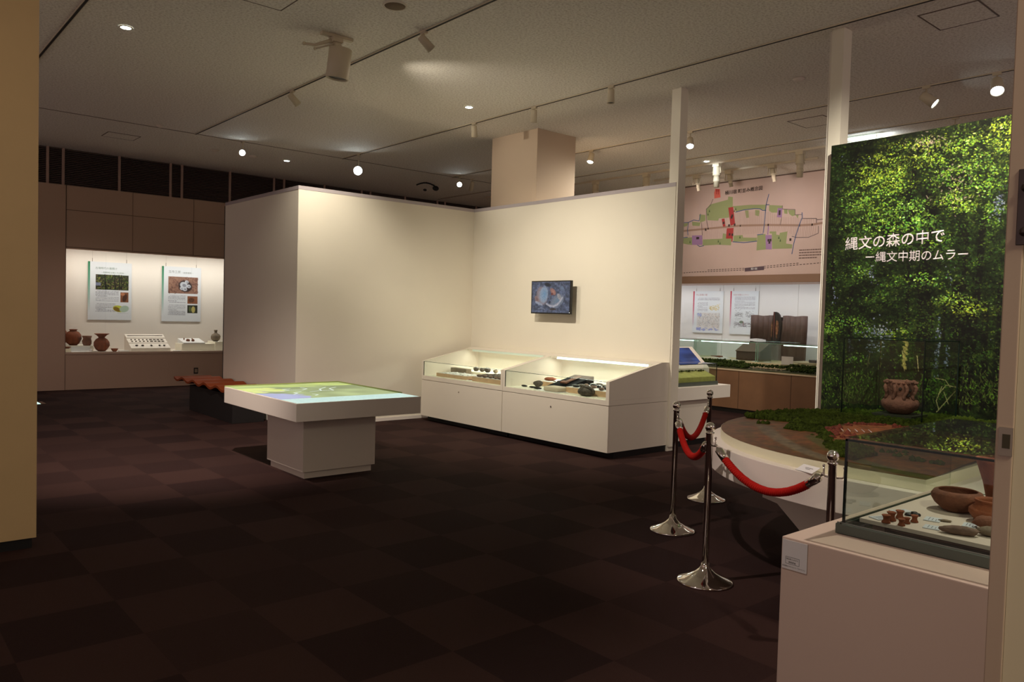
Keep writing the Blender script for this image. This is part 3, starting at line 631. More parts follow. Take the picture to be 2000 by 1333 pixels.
soft(112, 86, 5, 4, 0, (24, 22, 26), (14, 14, 18)); soft(182, 28, 16, 11, .4, (90, 100, 118), (106, 120, 140)); soft(96, 12, 22, 9, .2, (26, 28, 34), (16, 18, 22)); soft(130, 116, 22, 5, 0, (60, 44, 34), (36, 28, 24)); cv.line([(40, 116), (60, 112), (84, 118)], 5, (128, 132, 146), .5)
for k in range(60): cv.ell(random.uniform(40, 180), random.uniform(20, 100), random.uniform(1, 3), random.uniform(.6, 1.6), random.random() * 3, random.choice([(190, 190, 196), (70, 70, 84), (150, 120, 110)]), .4)
cv.noise(2, .15); cv.a = cv.a * .72 + np.array([84, 94, 116]) / 255 * .22
picture('screen', cv, lambda U, V: (0 * U + 6.8872, 7.592 - U * .697, 1.914 - V * .394), SCREEN, t)
MB().ball((6.887, 6.893, 1.525), .002).build('power_light', M('led', (255, 255, 255), emis=6), t)

# ================================================================ rope barrier
def stanchion(x, y, label, hooks):
    t = thing('rope_stanchion', (x, y, 0), label, 'stanchion', 'chrome rope stanchions')
    MB().lathe((x, y, 0), [(.156, 0), (.158, .008), (.150, .014), (.12, .024), (.085, .040), (.055, .058), (.034, .078), (.024, .095), (.021, .11)], 48).build('base', CHROME, t)
    MB().lathe((x, y, 0), [(.019, .105), (.019, .845), (.024, .848), (.024, .858), (.016, .862)], 28).build('pole', CHROME, t)
    MB().ball((x, y, .886), .028, n=28).build('ball_finial', CHROME, t)
    for dx, dy in hooks:
        v = Vector((dx, dy, 0)).normalized(); p = Vector((x, y, .785))
        MB().tube([p + v * .015, p + v * .045, p + v * .052 + Vector((0, 0, .006)), p + v * .053 + Vector((0, 0, .045))], .0045).ball(tuple(p + v * .053 + Vector((0, 0, .047))), .007).build('hook', CHROME, t)
    return t
SA, SB, SC, SD = (3.734, 2.585), (4.444, 3.36), (5.447, 3.786), (3.45, 1.72)
def dirn(a, b): return (b[0] - a[0], b[1] - a[1])
stanchion(*SA, 'chrome rope stanchion nearest the viewer with two ropes attached', [dirn(SA, SD), dirn(SA, SB)])
stanchion(*SB, 'leftmost chrome stanchion beside the end of the cream partition', [dirn(SB, SA), dirn(SB, SC)])
stanchion(*SC, 'farthest chrome stanchion in front of the projecting white table', [dirn(SC, SB), dirn(SB, SC)])
stanchion(*SD, 'chrome stanchion rising behind the foreground pedestal', [dirn(SD, SA), (.65, -.75)])
def rope(a, b, sag, label):
    va = Vector((a[0], a[1], 0)); vb = Vector((b[0], b[1], 0)); d = (vb - va).normalized()
    p0 = va + d * .056 + Vector((0, 0, .792)); p1 = vb - d * .056 + Vector((0, 0, .792)); N = 60
    P = [p0.lerp(p1, k / N) - Vector((0, 0, sag * (1 - (2 * k / N - 1) ** 2))) for k in range(N + 1)]
    t = thing('barrier_rope', tuple(P[N // 2]), label, 'rope', 'red barrier ropes')
    L = [0]
    for i in range(N): L.append(L[-1] + (P[i + 1] - P[i]).length)
    def at(s):
        s = max(0, min(L[-1], s)); i = min(N - 1, next((k for k in range(N) if L[k + 1] >= s), N - 1)); return P[i].lerp(P[i + 1], (s - L[i]) / (L[i + 1] - L[i]))
    f = .10
    mb = MB(); side = d.cross(Vector((0, 0, 1))); K = int((L[-1] - 2 * f) / .0045)
    for st in range(3):
        pts = []
        for k in range(K + 1):
            s = f + (L[-1] - 2 * f) * k / K; c = at(s); tg = (at(s + .01) - at(s - .01)).normalized(); n2 = side.cross(tg)
            a_ = s / .044 * 2 * PI + st * 2 * PI / 3; pts.append(c + (side * math.cos(a_) + n2 * math.sin(a_)) * .0112)
        mb.tube(pts, .0112, 7)
    mb.build('braid', ROPE, t)
    for s0, s1, lab in ((.022, f + .01, 1), (L[-1] - .022, L[-1] - f - .01, 0)):
        MB().tube([at(s0), at(s0 + (s1 - s0) * .10), at(s0 + (s1 - s0) * .13), at(s0 + (s1 - s0) * .17), at((s0 + s1) / 2), at(s1)], [.011, .011, .0205, .0225, .0225, .0225], 20).build('end_cap', CHROME if lab or a != SA else CHROME, t)
        e = at(s0); q = at(s0 - (.02 if s0 < .1 else -.02)); MB().tube([e, q], .005).ball(tuple(q), .009).build('snap_hook', CHROME, t)
rope(SA, SD, .165, 'nearest red braided rope in front of the round diorama')
rope(SB, SA, .16, 'red rope sagging between the leftmost and the nearest stanchion')
rope(SC, SB, .20, 'red rope running from the farthest stanchion down to the leftmost one')

# ================================================================ forest mural
def mx(y): s = 3.317 - y; return 6.415 - .018 * s - .062 * s * s
YM0, YM1 = 3.325, .95; ML = YM0 - YM1
t = thing('forest_mural', (6.3, 2.3, 0), 'tall curved photo panel of a sunlit forest with white Japanese lettering', 'mural')
bm_ = MB(); N = 40; pf = [(mx(YM0 - ML * i / N), YM0 - ML * i / N) for i in range(N + 1)]
MB().prism(pf + [(x + .035, y) for x, y in pf[::-1]], 0, 3.0).build('board', M('mural_board', (226, 212, 204), .5), t)
def leafy():
    W, H = 600, 600; PX = W / ML             # px per metre, v: z 3.0 -> .62
    c = Cv(W, H, (14, 20, 8))
    def uv(x, y):                            # position on the photographed print -> panel pixels
        q = (x - 1626) / 359; pm = 232 + 47 * q; z = 1.5 + (633 + 8 * q - y) / pm
        return (1.41 * q * (1.09 - .09 * q)) * PX, (3.0 - z) / 2.38 * H
    base = vnoise(W, H, 60) * .5 + vnoise(W, H, 22) * .3 + vnoise(W, H, 9) * .2
    c.a = np.clip(np.array([24, 36, 12]) / 255 * (.3 + 1.5 * base[..., None]), 0, 1)
    def sky(x, y, rx, ry, n):
        for _ in range(n):
            a, b = uv(random.gauss(x, rx * .5), random.gauss(y, ry * .5)); c.ell(a, b, random.uniform(.7, 2.0), random.uniform(.7, 2.0), random.random() * 3, random.choice([(112, 120, 150), (86, 94, 126), (150, 154, 172)]), .75)
    for s_ in ((1730, 668, 30, 34, 90), (1962, 400, 12, 30, 50), (1760, 505, 20, 10, 14), (1860, 690, 7, 60, 50), (1720, 540, 14, 20, 14), (1875, 540, 12, 20, 12), (1690, 310, 34, 6, 14), (1952, 672, 8, 26, 18)): sky(*s_)
    # trunks
    for x, w_, y0_, y1_ in ((1797, 9, 318, 640), (1833, 22, 372, 430), (1826, 26, 420, 800), (1770, 12, 640, 800), (1845, 10, 600, 800), (1868, 9, 600, 760), (1896, 26, 560, 790), (1925, 18, 590, 800), (1948, 12, 600, 800), (1905, 10, 430, 560), (1680, 10, 560, 720), (1640, 8, 500, 700), (1935, 12, 440, 600), (1985, 30, 560, 800)):
        a, b = uv(x, y0_), uv(x + random.uniform(-5, 5), y1_); c.line([a, b], w_ * 1.08, (13, 11, 8), .85)
    for p_, q_ in (((1795, 380), (1735, 330)), ((1833, 400), (1890, 340)), ((1830, 390), (1790, 350)), ((1845, 360), (1920, 372)), ((1905, 470), (1880, 420))): c.line([uv(*p_), uv((p_[0] + q_[0]) / 2 + 4, (p_[1] + q_[1]) / 2 + 8), uv(*q_)], 3, (20, 14, 10), .8)
    # leaf clusters: x, y, spread x, spread y, brightness, yellowness
    cl = [(1760, 308, 70, 22, .75, .7), (1700, 345, 40, 22, .7, .75), (1805, 300, 50, 20, .8, .7), (1900, 285, 60, 26, .8, .5), (1965, 262, 40, 36, .9, .85), (1880, 345, 60, 22, .95, .35),
          (1690, 390, 46, 22, .62, .4), (1745, 365, 50, 26, 1.0, .5), (1860, 318, 40, 18, 1.0, .5), (1930, 350, 50, 30, .75, .35), (1745, 425, 60, 26, .85, .35), (1800, 425, 40, 30, .85, .3), (1880, 395, 44, 18, .8, .6), (1955, 420, 26, 34, .5, .4), (1680, 450, 46, 28, .42, .3), (1650, 330, 26, 44, .22, .2),
          (1860, 470, 70, 30, .36, .3), (1750, 478, 70, 22, .5, .3), (1700, 525, 60, 20, .38, .3), (1780, 552, 50, 22, .45, .3), (1720, 585, 60, 22, .42, .3), (1830, 545, 55, 14, .6, .4), (1880, 585, 46, 14, .62, .5), (1915, 610, 36, 14, .75, .8), (1650, 560, 30, 20, .34, .3), (1650, 640, 34, 26, .62, .35), (1635, 690, 24, 22, .5, .3), (1700, 640, 30, 26, .5, .3), (1700, 705, 36, 18, .45, .3), (1770, 655, 40, 14, .6, .5), (1795, 700, 26, 22, .35, .3), (1890, 650, 50, 22, .3, .3), (1930, 530, 30, 30, .3, .3), (2050, 350, 60, 120, .5, .5), (2060, 600, 60, 90, .3, .4)]
    YY, XX = np.mgrid[0:H, 0:W].astype(float); T = np.full((H, W), .20); YE = np.full((H, W), .03); WS = np.full((H, W), .1)
    for x, y, sx, sy, br, ye in cl:
        a, b = uv(x, y); a2, b2 = uv(x + sx, y + sy)
        g_ = np.exp(-.5 * (((XX - a) / (abs(a2 - a) * .75)) ** 2 + ((YY - b) / (abs(b2 - b) * .85)) ** 2)); T = np.maximum(T, g_ * br) + g_ * br * .12; YE += g_ * ye; WS += g_
    YE /= WS
    for ps in range(5):
        nz = vnoise(W, H, 44, 20) * .42 + vnoise(W, H, 17, 8) * .34 + vnoise(W, H, 7, 4) * .24
        Fm = np.clip((nz - .36) * 3.6, 0, 1.2)
        drk = np.clip((.42 - nz) * 2.6, 0, .30)[..., None]; c.a = c.a * (1 - drk)
        for _ in range(8500):
            a, b = random.uniform(0, W - 1), random.uniform(0, H * .78); ia, ib = int(a), int(b); f = Fm[ib, ia]
            if f < .06: continue
            k = 1.9 * T[ib, ia] * f * random.uniform(.45, 1.4)
            if k < .03: continue
            yy = min(1, max(0, YE[ib, ia] + random.uniform(-.35, .25))); k = min(k, 1.15)
            colr = (k * (74 + 92 * yy), k * (128 + 42 * yy), k * (34 + 26 * random.random()))
            if random.random() < .05: colr = tuple(min(255, q * 1.1 + 60 * k) for q in colr)
            c.ell(a, b, random.uniform(1.0, 2.9), random.uniform(.7, 1.5), random.gauss(-.1, .6), colr, .9)
    for _ in range(150):
        a, b = uv(random.gauss(1825, 22) if _ % 2 else random.gauss(1880, 20), random.gauss(277, 7) if _ % 2 else random.gauss(365, 20)); c.ell(a, b, random.uniform(1, 3), random.uniform(.7, 1.4), random.random() * 3, (178, 154, 138), .55)
    for x, y, rx, ry, n in ((1735, 665, 26, 30, 60), (1745, 648, 22, 12, 30), (1645, 585, 8, 16, 14), (1966, 400, 9, 24, 40), (1860, 690, 5, 55, 50), (1878, 710, 4, 30, 30), (1720, 540, 12, 16, 12)): sky(x, y, rx, ry, n)
    # undergrowth: grass strokes
    vn = vnoise(500, 500, 30)
    for _ in range(2600):
        x, y = random.uniform(1612, 2150), random.gauss(778, 28); k = random.uniform(.15, .85) ** 1.3 * (.6 if y > 800 else 1) * (.5 + vn[int(x) % 500, int(y) % 500])
        a, b = uv(x, y); an = random.gauss(-PI / 2, .55); l_ = random.uniform(3, 9)
        c.line([(a, b), (a + math.cos(an) * l_, b + math.sin(an) * l_)], .9, (k * 128, k * 150, k * 62), .75)
    for _ in range(900):
        a, b = uv(random.uniform(1612, 2150), random.gauss(765, 22)); k = random.uniform(.3, .85); c.ell(a, b, random.uniform(1.2, 3), random.uniform(.8, 1.6), random.random() * 3, (k * 95, k * 140, k * 40), .85)
    for L_ in ([(1864, 812), (1898, 770)], [(1872, 760), (1862, 790), (1868, 808)], [(1858, 744), (1878, 748), (1888, 762)], [(1866, 776), (1880, 758), (1900, 762)], [(1876, 772), (1886, 796)], [(1790, 690), (1796, 730)], [(1820, 700), (1824, 730)]):
        c.line([uv(*q) for q in L_], 1.5, (176, 158, 112), .9)
    for y in range(668, 728, 3): a, b = uv(1796 + random.uniform(-3, 3), y); c.ell(a, b, 4, 2.5, random.random(), (150, 134, 74), .8)
    c.noise(1.6, .22)
    return c
cv = leafy()
picture('forest_photo', cv, lambda U, V: (6.4130 - .018 * (U * ML - .008) - .062 * (U * ML - .008) ** 2 - .0015, YM0 - U * ML, 3.0 - V * 2.38), PRINTG, t)
def mfn(y0_, z0_, k=0.0):
    def f(u, v): y = y0_ - u; return (mx(y) - .006, y, z0_ + v + k * u)
    return f
text('lettering', '縄文の森の中で', mfn(3.165, 2.112, .03), .80, LETTER, t, bold=.0012)
text('lettering', 'ー縄文中期のムラー', mfn(2.985, 2.005, -.012), .80, LETTER, t, bold=.0006)

# ================================================================ round diorama
t = thing('diorama_table', (5.0, 1.9, 0), 'big round white diorama table with a landscape model in front of the forest mural', 'diorama')
def outline(r, cx=5.05, cy=1.75, off=0, ymin=.95, xmin=3.62, back=.05):
    p = []
    for k in range(0, 121):
        a = math.radians(180 - k * 1.5)
        if k == 0: p.append((xmin, ymin))
        x, y = cx + r * math.cos(a), cy + r * math.sin(a); p.append((max(x, xmin), y))
    q = []
    for x, y in p:
        lim = mx(max(y, .95)) - back if y <= 3.33 else 9
        q.append((min(x, lim), y))
    q += [(mx(y) - back, y) for y in np.linspace(1.7, ymin, 8)]
    o = [q[0]]
    for a in q[1:]:
        if math.hypot(a[0] - o[-1][0], a[1] - o[-1][1]) > .004: o.append(a)
    return o
OUT = outline(1.434); INN = outline(1.37, xmin=3.675, ymin=1.40, back=.09)
MB().prism(OUT, .585, .75).build('drum', WHITE, t, bevel=.003)
MB().prism(INN, .75, .805).build('riser', M('diorama_riser', (226, 222, 190), .5), t, bevel=.001)
# angular foot below
MB().prism([(2.46, .585), (2.46, .462), (2.365, .444), (1.92, .06), (1.92, 0), (.97, 0), (.97, .585)], 4.1, 6.0, axis='x').build('foot', CREAM2, t)
# terrain with painted ground
CLEAR = [(4.72, 2.40), (5.05, 2.42), (5.25, 2.34), (5.27, 2.08), (4.76, 2.04), (4.45, 2.02), (4.32, 2.17)]
FOREST = [(5.06, 3.21), (4.83, 3.05), (4.83, 2.93), (4.81, 2.68), (4.49, 2.56), (4.46, 2.47), (4.5, 2.36), (4.33, 2.25), (4.21, 2.14), (4.40, 2.19), (4.55, 2.32), (4.72, 2.44), (5.05, 2.46), (5.28, 2.38), (5.33, 2.1), (5.30, 1.9), (5.2, 1.55), (6.0, 1.45), (6.25, 1.5), (6.3, 2.6), (6.3, 3.1), (5.6, 3.22)]
CL2 = [(4.14, 2.12), (4.30, 2.08), (4.23, 1.9), (4.03, 1.79), (3.86, 1.82), (3.89, 1.93)]
def inside(x, y, P):
    r = False; j = len(P) - 1
    for i in range(len(P)):
        if (P[i][1] > y) != (P[j][1] > y) and x < (P[j][0] - P[i][0]) * (y - P[i][1]) / (P[j][1] - P[i][1]) + P[i][0]: r = not r
        j = i
    return r
TW = 300; cv = Cv(TW, TW, (96, 60, 26)); TX, TY, TS = 3.62, 1.35, 2.75     # terrain canvas frame
def tp(x, y): return ((x - TX) / TS * TW, (TY + TS - y - .0) / TS * TW)
for _ in range(900):
    a, b = random.uniform(0, TW), random.uniform(0, TW); cv.ell(a, b, random.uniform(3, 12), random.uniform(2, 8), random.random() * 3, random.choice([(108, 62, 26), (84, 62, 20), (112, 66, 30), (74, 60, 18)]), .5)
for k in range(50):
    q = k / 49; cv.ell(*tp(3.70 + .10 * q + .75 * q * q, 1.60 + 1.15 * q), 10, 5, -.9, (98, 88, 66), .35)
for k in range(60):
    q = k / 59; cv.ell(*tp(3.72 + .6 * q * q, 1.3 + 1.0 * q), 5, 4, 0, (70, 72, 30), .5)
cv.poly([tp(*p) for p in FOREST], (30, 36, 12)); cv.poly([tp(*p) for p in CLEAR], (156, 96, 60)); cv.poly([tp(*p) for p in CL2], (34, 38, 14))
cv.noise(5, .15); cv.noise(1.7, .18)
# terrain surface clipped to the riser outline
def terr(U, V):
    X = TX + U * TS; Y = TY + TS - V * TS
    cx, cy, r = 5.05, 1.75, 1.368
    dx, dy = X - cx, Y - cy; d = np.hypot(dx, dy); k = np.where((d > r) & (Y > cy), r / np.maximum(d, 1e-6), 1)
    X, Y = cx + dx * k, cy + dy * k
    X = np.maximum(X, 3.677); Y = np.maximum(Y, 1.402); s = 3.317 - Y
    X = np.minimum(X, 6.415 - .018 * s - .062 * s * s - .092)
    e = np.clip((1.37 - np.hypot(X - cx, np.maximum(Y, cy) - cy)) / .5, 0, 1) * np.clip((X - 3.67) / .4, 0, 1)
    return X, Y, .806 + .022 * e
picture('terrain', cv, terr, PRINT, t)
_ico = {}
def ico():
    if not _ico:
        b = bmesh.new(); bmesh.ops.create_icosphere(b, subdivisions=1, radius=1); b.verts.ensure_lookup_table()
        _ico['v'] = np.array([tuple(v.co) for v in b.verts]); _ico['f'] = [tuple(v.index for v in f.verts) for f in b.faces]; b.free()
    return _ico['v'], _ico['f']
def bushes(name, pts, m, parent, rmin=.014, rmax=.03, flat=.9):
    V, F = ico(); n = len(pts); vs_ = []; fs = []
    for k, (x, y, z) in enumerate(pts):
        r = random.uniform(rmin, rmax); q = V * (1 + rng.uniform(-.28, .28, (len(V), 1))) * np.array([r, r, r * flat]) + np.array([x, y, z + r * .55]); vs_.append(q); fs += [tuple(i + k * len(V) for i in f) for f in F]
    mb = MB(); mb.v = [Vector(p) for p in np.concatenate(vs_)]; mb.f = fs; mb.sm = [False] * len(fs)
    return tag(mb.build(name, m, parent), kind='stuff')
GREEN = M('model_foliage', (50, 62, 16), .9, spec=.1, var=.6, vscale=22); REDB = M('model_red_bush', (110, 52, 36), .9, var=.3, vscale=20)
pts = []
def rim_ok(x, y): return (math.hypot(x - 5.05, y - 1.75) < 1.335 or y < 1.75) and 3.70 < x < mx(y) - .12 and y > 1.43
while len(pts) < 5200:
    x, y = random.uniform(4.1, 6.3), random.uniform(1.42, 3.25)
    if inside(x, y, FOREST) and rim_ok(x, y) and not (5.66 < x < 5.98 and 2.26 < y < 2.58): pts.append((x, y, .815))
while len(pts) < 5600:
    x, y = random.uniform(3.8, 4.4), random.uniform(1.7, 2.2)
    if inside(x, y, CL2): pts.append((x, y, .812))
for x, y in ((4.16, 1.77), (4.11, 1.69), (4.07, 1.58), (4.2, 1.73), (4.62, 2.76), (4.1, 1.62), (4.35, 2.23), (4.3, 2.2), (4.38, 2.26), (4.06, 1.5)):
    for _ in range(7): pts.append((x + random.gauss(0, .02), y + random.gauss(0, .02), .812))
bushes('tree_canopy', pts, GREEN, t, .008, .021, 1.1)
pts = []
while len(pts) < 90:
    x, y = random.uniform(4.3, 5.3), random.uniform(2.0, 2.5)
    if inside(x, y, CLEAR) and not inside((x - 4.85) * 1.3 + 4.85, (y - 2.22) * 1.35 + 2.22, CLEAR): pts.append((x, y, .822))
bushes('red_shrubs', pts, REDB, t, .008, .018)
for i, (x, y) in enumerate(((4.66, 2.30), (4.58, 2.20), (4.50, 2.12), (4.80, 2.36))):
    MB().lathe((x, y, .815), [(.03, 0), (.026, .012), (.004, .04), (.001, .042)], 10).build('pit_house', REDB, t)
lad = MB()
for k in range(5):
    x, y = 4.68 + .028 * k, 2.27 - .03 * k; lad.tube([(x - .05, y - .02, .838), (x + .05, y + .045, .838)], .0022, 5)
lad.build('post_rows', OFFW, t)
crd = thing('sign_card', (3.655, 1.95, .7505), 'small white card lying on the rim of the round diorama', 'card')
mt = Matrix.Translation((3.655, 1.95, .766)) @ Matrix.Rotation(-.30, 4, 'Z') @ Matrix.Rotation(-.42, 4, 'Y')
MB().box(-.030, .030, -.055, .055, -.003, 0, mat=mt).build('paper', OFFW, crd)
mk = MB()
for a, b, c_ in ((.004, -.03, .02), (-.006, -.02, .01)): mk.box(a, a + .003, b, c_, .0002, .0006, mat=mt)
mk.build('print', INK, crd)

# pot in its glass case behind the diorama
t = thing('glass_showcase', (5.85, 2.42, .81), 'tall clear glass case standing behind the model landscape', 'glass case')
gx0, gx1, gy0, gy1, gz0, gz1 = 5.55, 6.15, 2.16, 2.72, .815, 1.385
MB().box(gx0, gx0 + .006, gy0, gy1, gz0, gz1).box(gx0, gx1, gy0, gy0 + .006, gz0, gz1).box(gx0, gx1, gy1 - .006, gy1, gz0, gz1).box(gx1 - .006, gx1, gy0, gy1, gz0, gz1).box(gx0, gx1, gy0, gy1, gz1 - .006, gz1).build('glass', GLASSG, t)
e = MB()
for x in (gx0, gx1): 
    for y in (gy0, gy1): e.box(x - .004, x + .004, y - .004, y + .004, gz0, gz1)
for y in (gy0, gy1): e.box(gx0, gx1, y - .003, y + .003, gz1 - .003, gz1 + .003)
for x in (gx0, gx1): e.box(x - .003, x + .003, gy0, gy1, gz1 - .003, gz1 + .003)
e.build('glass_edge', DKEDGE, t)
B(5.68, 5.96, 2.28, 2.56, .806, .85).build('base', M('dark_base', (40, 42, 26), .7), t)
pz = .851; px_, py_ = 5.82, 2.42
t = thing('jomon_pot', (px_, py_, pz), 'waisted reddish brown Jomon pot with knobbed rim inside the tall glass case', 'pot')
POT = M('old_dark_clay', (112, 72, 60), .9, bump=.7, bscale=45, var=.4, vscale=16)
prof = [(.001, 0), (.06, .0), (.085, .012), (.112, .04), (.124, .066), (.126, .084), (.116, .10), (.098, .112), (.088, .124), (.088, .135), (.096, .155), (.102, .18), (.106, .205), (.108, .225), (.104, .238), (.094, .238), (.090, .215), (.082, .18), (.07, .145), (.001, .13)]
MB().lathe((px_, py_, pz), prof, 44, wob=.016).build('body', POT, t)
rimb = MB()
for k in range(22):
    a = 2 * PI * k / 22; rimb.ball((px_ + .104 * math.cos(a), py_ + .104 * math.sin(a), pz + .226 + (.008 if k % 5 == 0 else 0)), .016, .013, .010, 8, .2, seed=k)
rimb.build('rim_knobs', POT, t)
hb = MB()
for a in (PI * 1.0, PI * 1.22, PI * 1.44, PI * .78):
    pts = [(px_ + r * math.cos(a + q), py_ + r * math.sin(a + q), pz + z) for r, z, q in ((.106, .212, 0), (.116, .195, .06), (.112, .17, .1), (.104, .15, .04), (.098, .13, -.06), (.108, .108, -.05))]; hb.tube(pts, [.010, .014, .012, .011, .013, .010], 8)
hb.build('handles', POT, t)
wm = MB()
for a, z in ((PI * 1.12, .185), (PI * 1.33, .175), (PI * 1.30, .14)): wm.ball((px_ + .100 * math.cos(a), py_ + .100 * math.sin(a), pz + z), .012, .012, .014, 10)
wm.build('openings', M('pot_hollow', (30, 18, 14), .9), t)

# ================================================================ foreground pedestal and case
PED = M('foreground_laminate', (214, 192, 176), .45, spec=.4)
t = thing('display_pedestal', (2.9, .95, 0), 'large cream display pedestal in the right foreground', 'pedestal')
B(2.322, 3.5, .5, 1.318, .05, .80).build('body', PED, t, bevel=.004)
B(2.35, 3.47, .53, 1.29, 0, .05).build('plinth', PLINTH, t)
t = thing('notice_card', (2.318, 1.27, .75), 'small white printed notice stuck to the corner of the foreground pedestal', 'notice')
B(2.3185, 2.3215, 1.2265, 1.3125, .699, .793).build('card', OFFW, t)
fx = lambda y0_, z0_: (lambda u, v: (2.3178, y0_ - u, z0_ + v))
fr = MB(); ya, yb, za, zb = 1.300, 1.252, .7165, .7395
for (y_, yy, z_, zz) in ((yb, ya, zb - .0007, zb), (yb, ya, za, za + .0007), (yb, yb + .0007, za, zb), (ya - .0007, ya, za, zb)): fr.box(2.3180, 2.3186, y_, yy, z_, zz)
fr.build('text_frame', INK, t)
text('lettering', '埼玉県ふるさと', fx(1.2970, .7305), .041, INK, t); text('lettering', '創造資金', fx(1.2890, .7205), .025, INK, t)
text('lettering', '埼玉県のマスコット「コバトン」', fx(1.3105, .7065), .078, INK, t)
t = thing('tabletop_showcase', (2.95, .92, .80), 'glass showcase with grey green base frame on the foreground pedestal', 'glass case')
a0, a1, b0, b1 = 2.502, 3.44, .60, 1.23
fm = MB().box(a0, a0 + .02, b0, b1, .802, .834).box(a1 - .02, a1, b0, b1, .802, .834).box(a0 + .02, a1 - .02, b0, b0 + .02, .802, .834).box(a0 + .02, a1 - .02, b1 - .02, b1, .802, .834)
fm.build('base_frame', GREENFR, t, bevel=.0015); B(a0 + .02, a1 - .02, b0 + .02, b1 - .02, .801, .808).build('well', BLACK, t)
MB().box(a0 + .012, a0 + .014, b0, b1, .8345, .8375).box(a0, a1, b1 - .014, b1 - .012, .8345, .8375).build('seal', M('seal_strip', (140, 140, 134), .3), t)
g0, g1, h0, h1 = a0 + .016, a1 - .016, b0 + .016, b1 - .016
MB().box(g0, g0 + .006, h0, h1, .834, 1.115).box(g1 - .006, g1, h0, h1, .834, 1.115).box(g0 + .006, g1 - .006, h1 - .006, h1, .834, 1.115).box(g0 + .006, g1 - .006, h0, h0 + .006, .834, 1.115).build('glass', GLASSG, t)
B(g0, g1, h0, h1, 1.1155, 1.1215).build('glass_top', GLASS, t)
eg = MB().box(g0 - .001, g0 + .007, h0, h1, 1.109, 1.1155).box(g0 - .001, g0 + .0065, h1 - .0065, h1 + .001, .834, 1.1155).build('glass_edge', DKEDGE, t)
TR = M('tray_board', (204, 192, 178), .75)
t = thing('display_tray', (2.95, .92, .81), 'off white board inside the foreground glass showcase', 'tray')
B(2.592, 3.36, .655, 1.192, .832, .846).build('board', TR, t, bevel=.001); MB().box(2.66, 2.70, .7, 1.15, .808, .832).box(3.2, 3.24, .7, 1.15, .808, .832).box(2.62, 2.66, 1.12, 1.16, .808, .832).build('support', M('tray_support', (150, 120, 108), .6), t)
TZ = .8465
def card(x, y, a, b, rot, label):
    c_ = thing('info_card', (x, y, TZ), label, 'card', 'small cards in the foreground showcase')
    mt = Matrix.Translation((x, y, TZ)) @ Matrix.Rotation(rot, 4, 'Z'); MB().box(-a, a, -b, b, 0, .0025, mat=mt).build('paper', M('pale_blue_card', (196, 204, 210), .7), c_)
    m_ = MB()
    for k in range(3): m_.box(-a * .7, a * (.1 + .3 * k), -b * .5 + k * b * .45, -b * .5 + k * b * .45 + .0018, .0026, .003, mat=mt)
    m_.build('print', M('card_ink', (110, 112, 120), .7), c_)
card(2.645, 1.145, .030, .022, -.4, 'pale card at the left end of the foreground tray')
card(2.80, 1.145, .035, .018, -.4, 'pale card behind the dark ring at the back of the foreground tray')
card(2.775, 1.03, .030, .024, .2, 'pale card right of the clay ear ornaments')
card(2.665, .99, .026, .024, .2, 'pale card in front of the grey elongated stone')
card(2.80, .925, .03, .02, .2, 'pale card left of the large stones')
for i, (x, y, s_, lb) in enumerate(((2.60, 1.108, 1.15, 'orange clay spool ornament furthest left in the foreground case'), (2.645, 1.110, 1.25, 'larger orange clay spool ornament second from left'), (2.70, 1.106, 1.15, 'brown clay spool ornament at the back of the group'), (2.607, 1.062, .95, 'orange clay spool ornament nearest the front glass'), (2.65, 1.062, .85, 'small clay spool ornament in the middle of the front row'), (2.69, 1.055, 1.0, 'orange clay spool ornament at the right of the group'))):
    r = .0118 * s_
    tag(MB().lathe((x, y, TZ), [(r * .5, .001), (r, .0), (r * 1.02, .003), (r * .72, .008 * s_), (r * .66, .013 * s_), (r * .8, .018 * s_), (r * 1.05, .022 * s_), (r * .9, .0235 * s_), (r * .45, .018 * s_), (r * .35, .004)], 20, wob=.03).build('ear_ornament', CLAYO), lb, 'clay ornament', 'clay ear ornaments')
for i, (x, y) in enumerate(((2.765, 1.105), (2.785, 1.085), (2.80, 1.10))):
    tag(MB().lathe((x, y, TZ), [(.011, 0), (.012, .004), (.009, .008), (.004, .008), (.003, .001)], 14, wob=.08).build('ear_ornament', OBSID), ['small black ring ornament, left of the three dark ones', 'small black ring ornament, front of the three dark ones', 'small black ring ornament, right of the three dark ones'][i], 'clay ornament', 'black ring ornaments')
stone(2.783, .995, TZ, .008, .02, .004, 'small pale flake beside the cards in the foreground case', CLAYG, .4, 'stone_flake', 'stone flake')
t = thing('clay_bowl', (3.0, 1.035, TZ), 'wide brown clay bowl with a dark opening in the foreground case', 'bowl')
MB().lathe((2.985, 1.03, TZ), [*[(a * .84, b * .86) for a, b in [(.001, 0), (.045, .0), (.055, .004), (.085, .03), (.098, .052), (.099, .066), (.090, .080), (.076, .086), (.072, .084), (.078, .076), (.086, .062), (.075, .035), (.04, .012), (.001, .01)]]], 44, wob=.012).build('body', CLAY, t)
t = thing('tall_clay_vessel', (3.14, .915, TZ), 'tall flaring red brown clay vessel half hidden by the doorway frame', 'vessel')
MB().lathe((3.15, .935, TZ), [*[(a * .92, b * .92) for a, b in [(.001, 0), (.05, 0), (.056, .01), (.062, .05), (.074, .10), (.088, .15), (.100, .185), (.102, .195), (.094, .196), (.088, .18), (.06, .08), (.001, .03)]]], 40, wob=.012).build('body', CLAYR, t)
t = thing('small_clay_jar', (2.90, .895, TZ), 'small clay jar with stepped neck behind the stones in the foreground case', 'jar')
MB().lathe((2.90, .895, TZ), [(.001, 0), (.03, 0), (.055, .012), (.068, .03), (.066, .045), (.052, .056), (.046, .062), (.05, .07), (.052, .076), (.046, .078), (.042, .068), (.04, .05), (.001, .02)], 36, wob=.02).build('body', CLAYO, t)
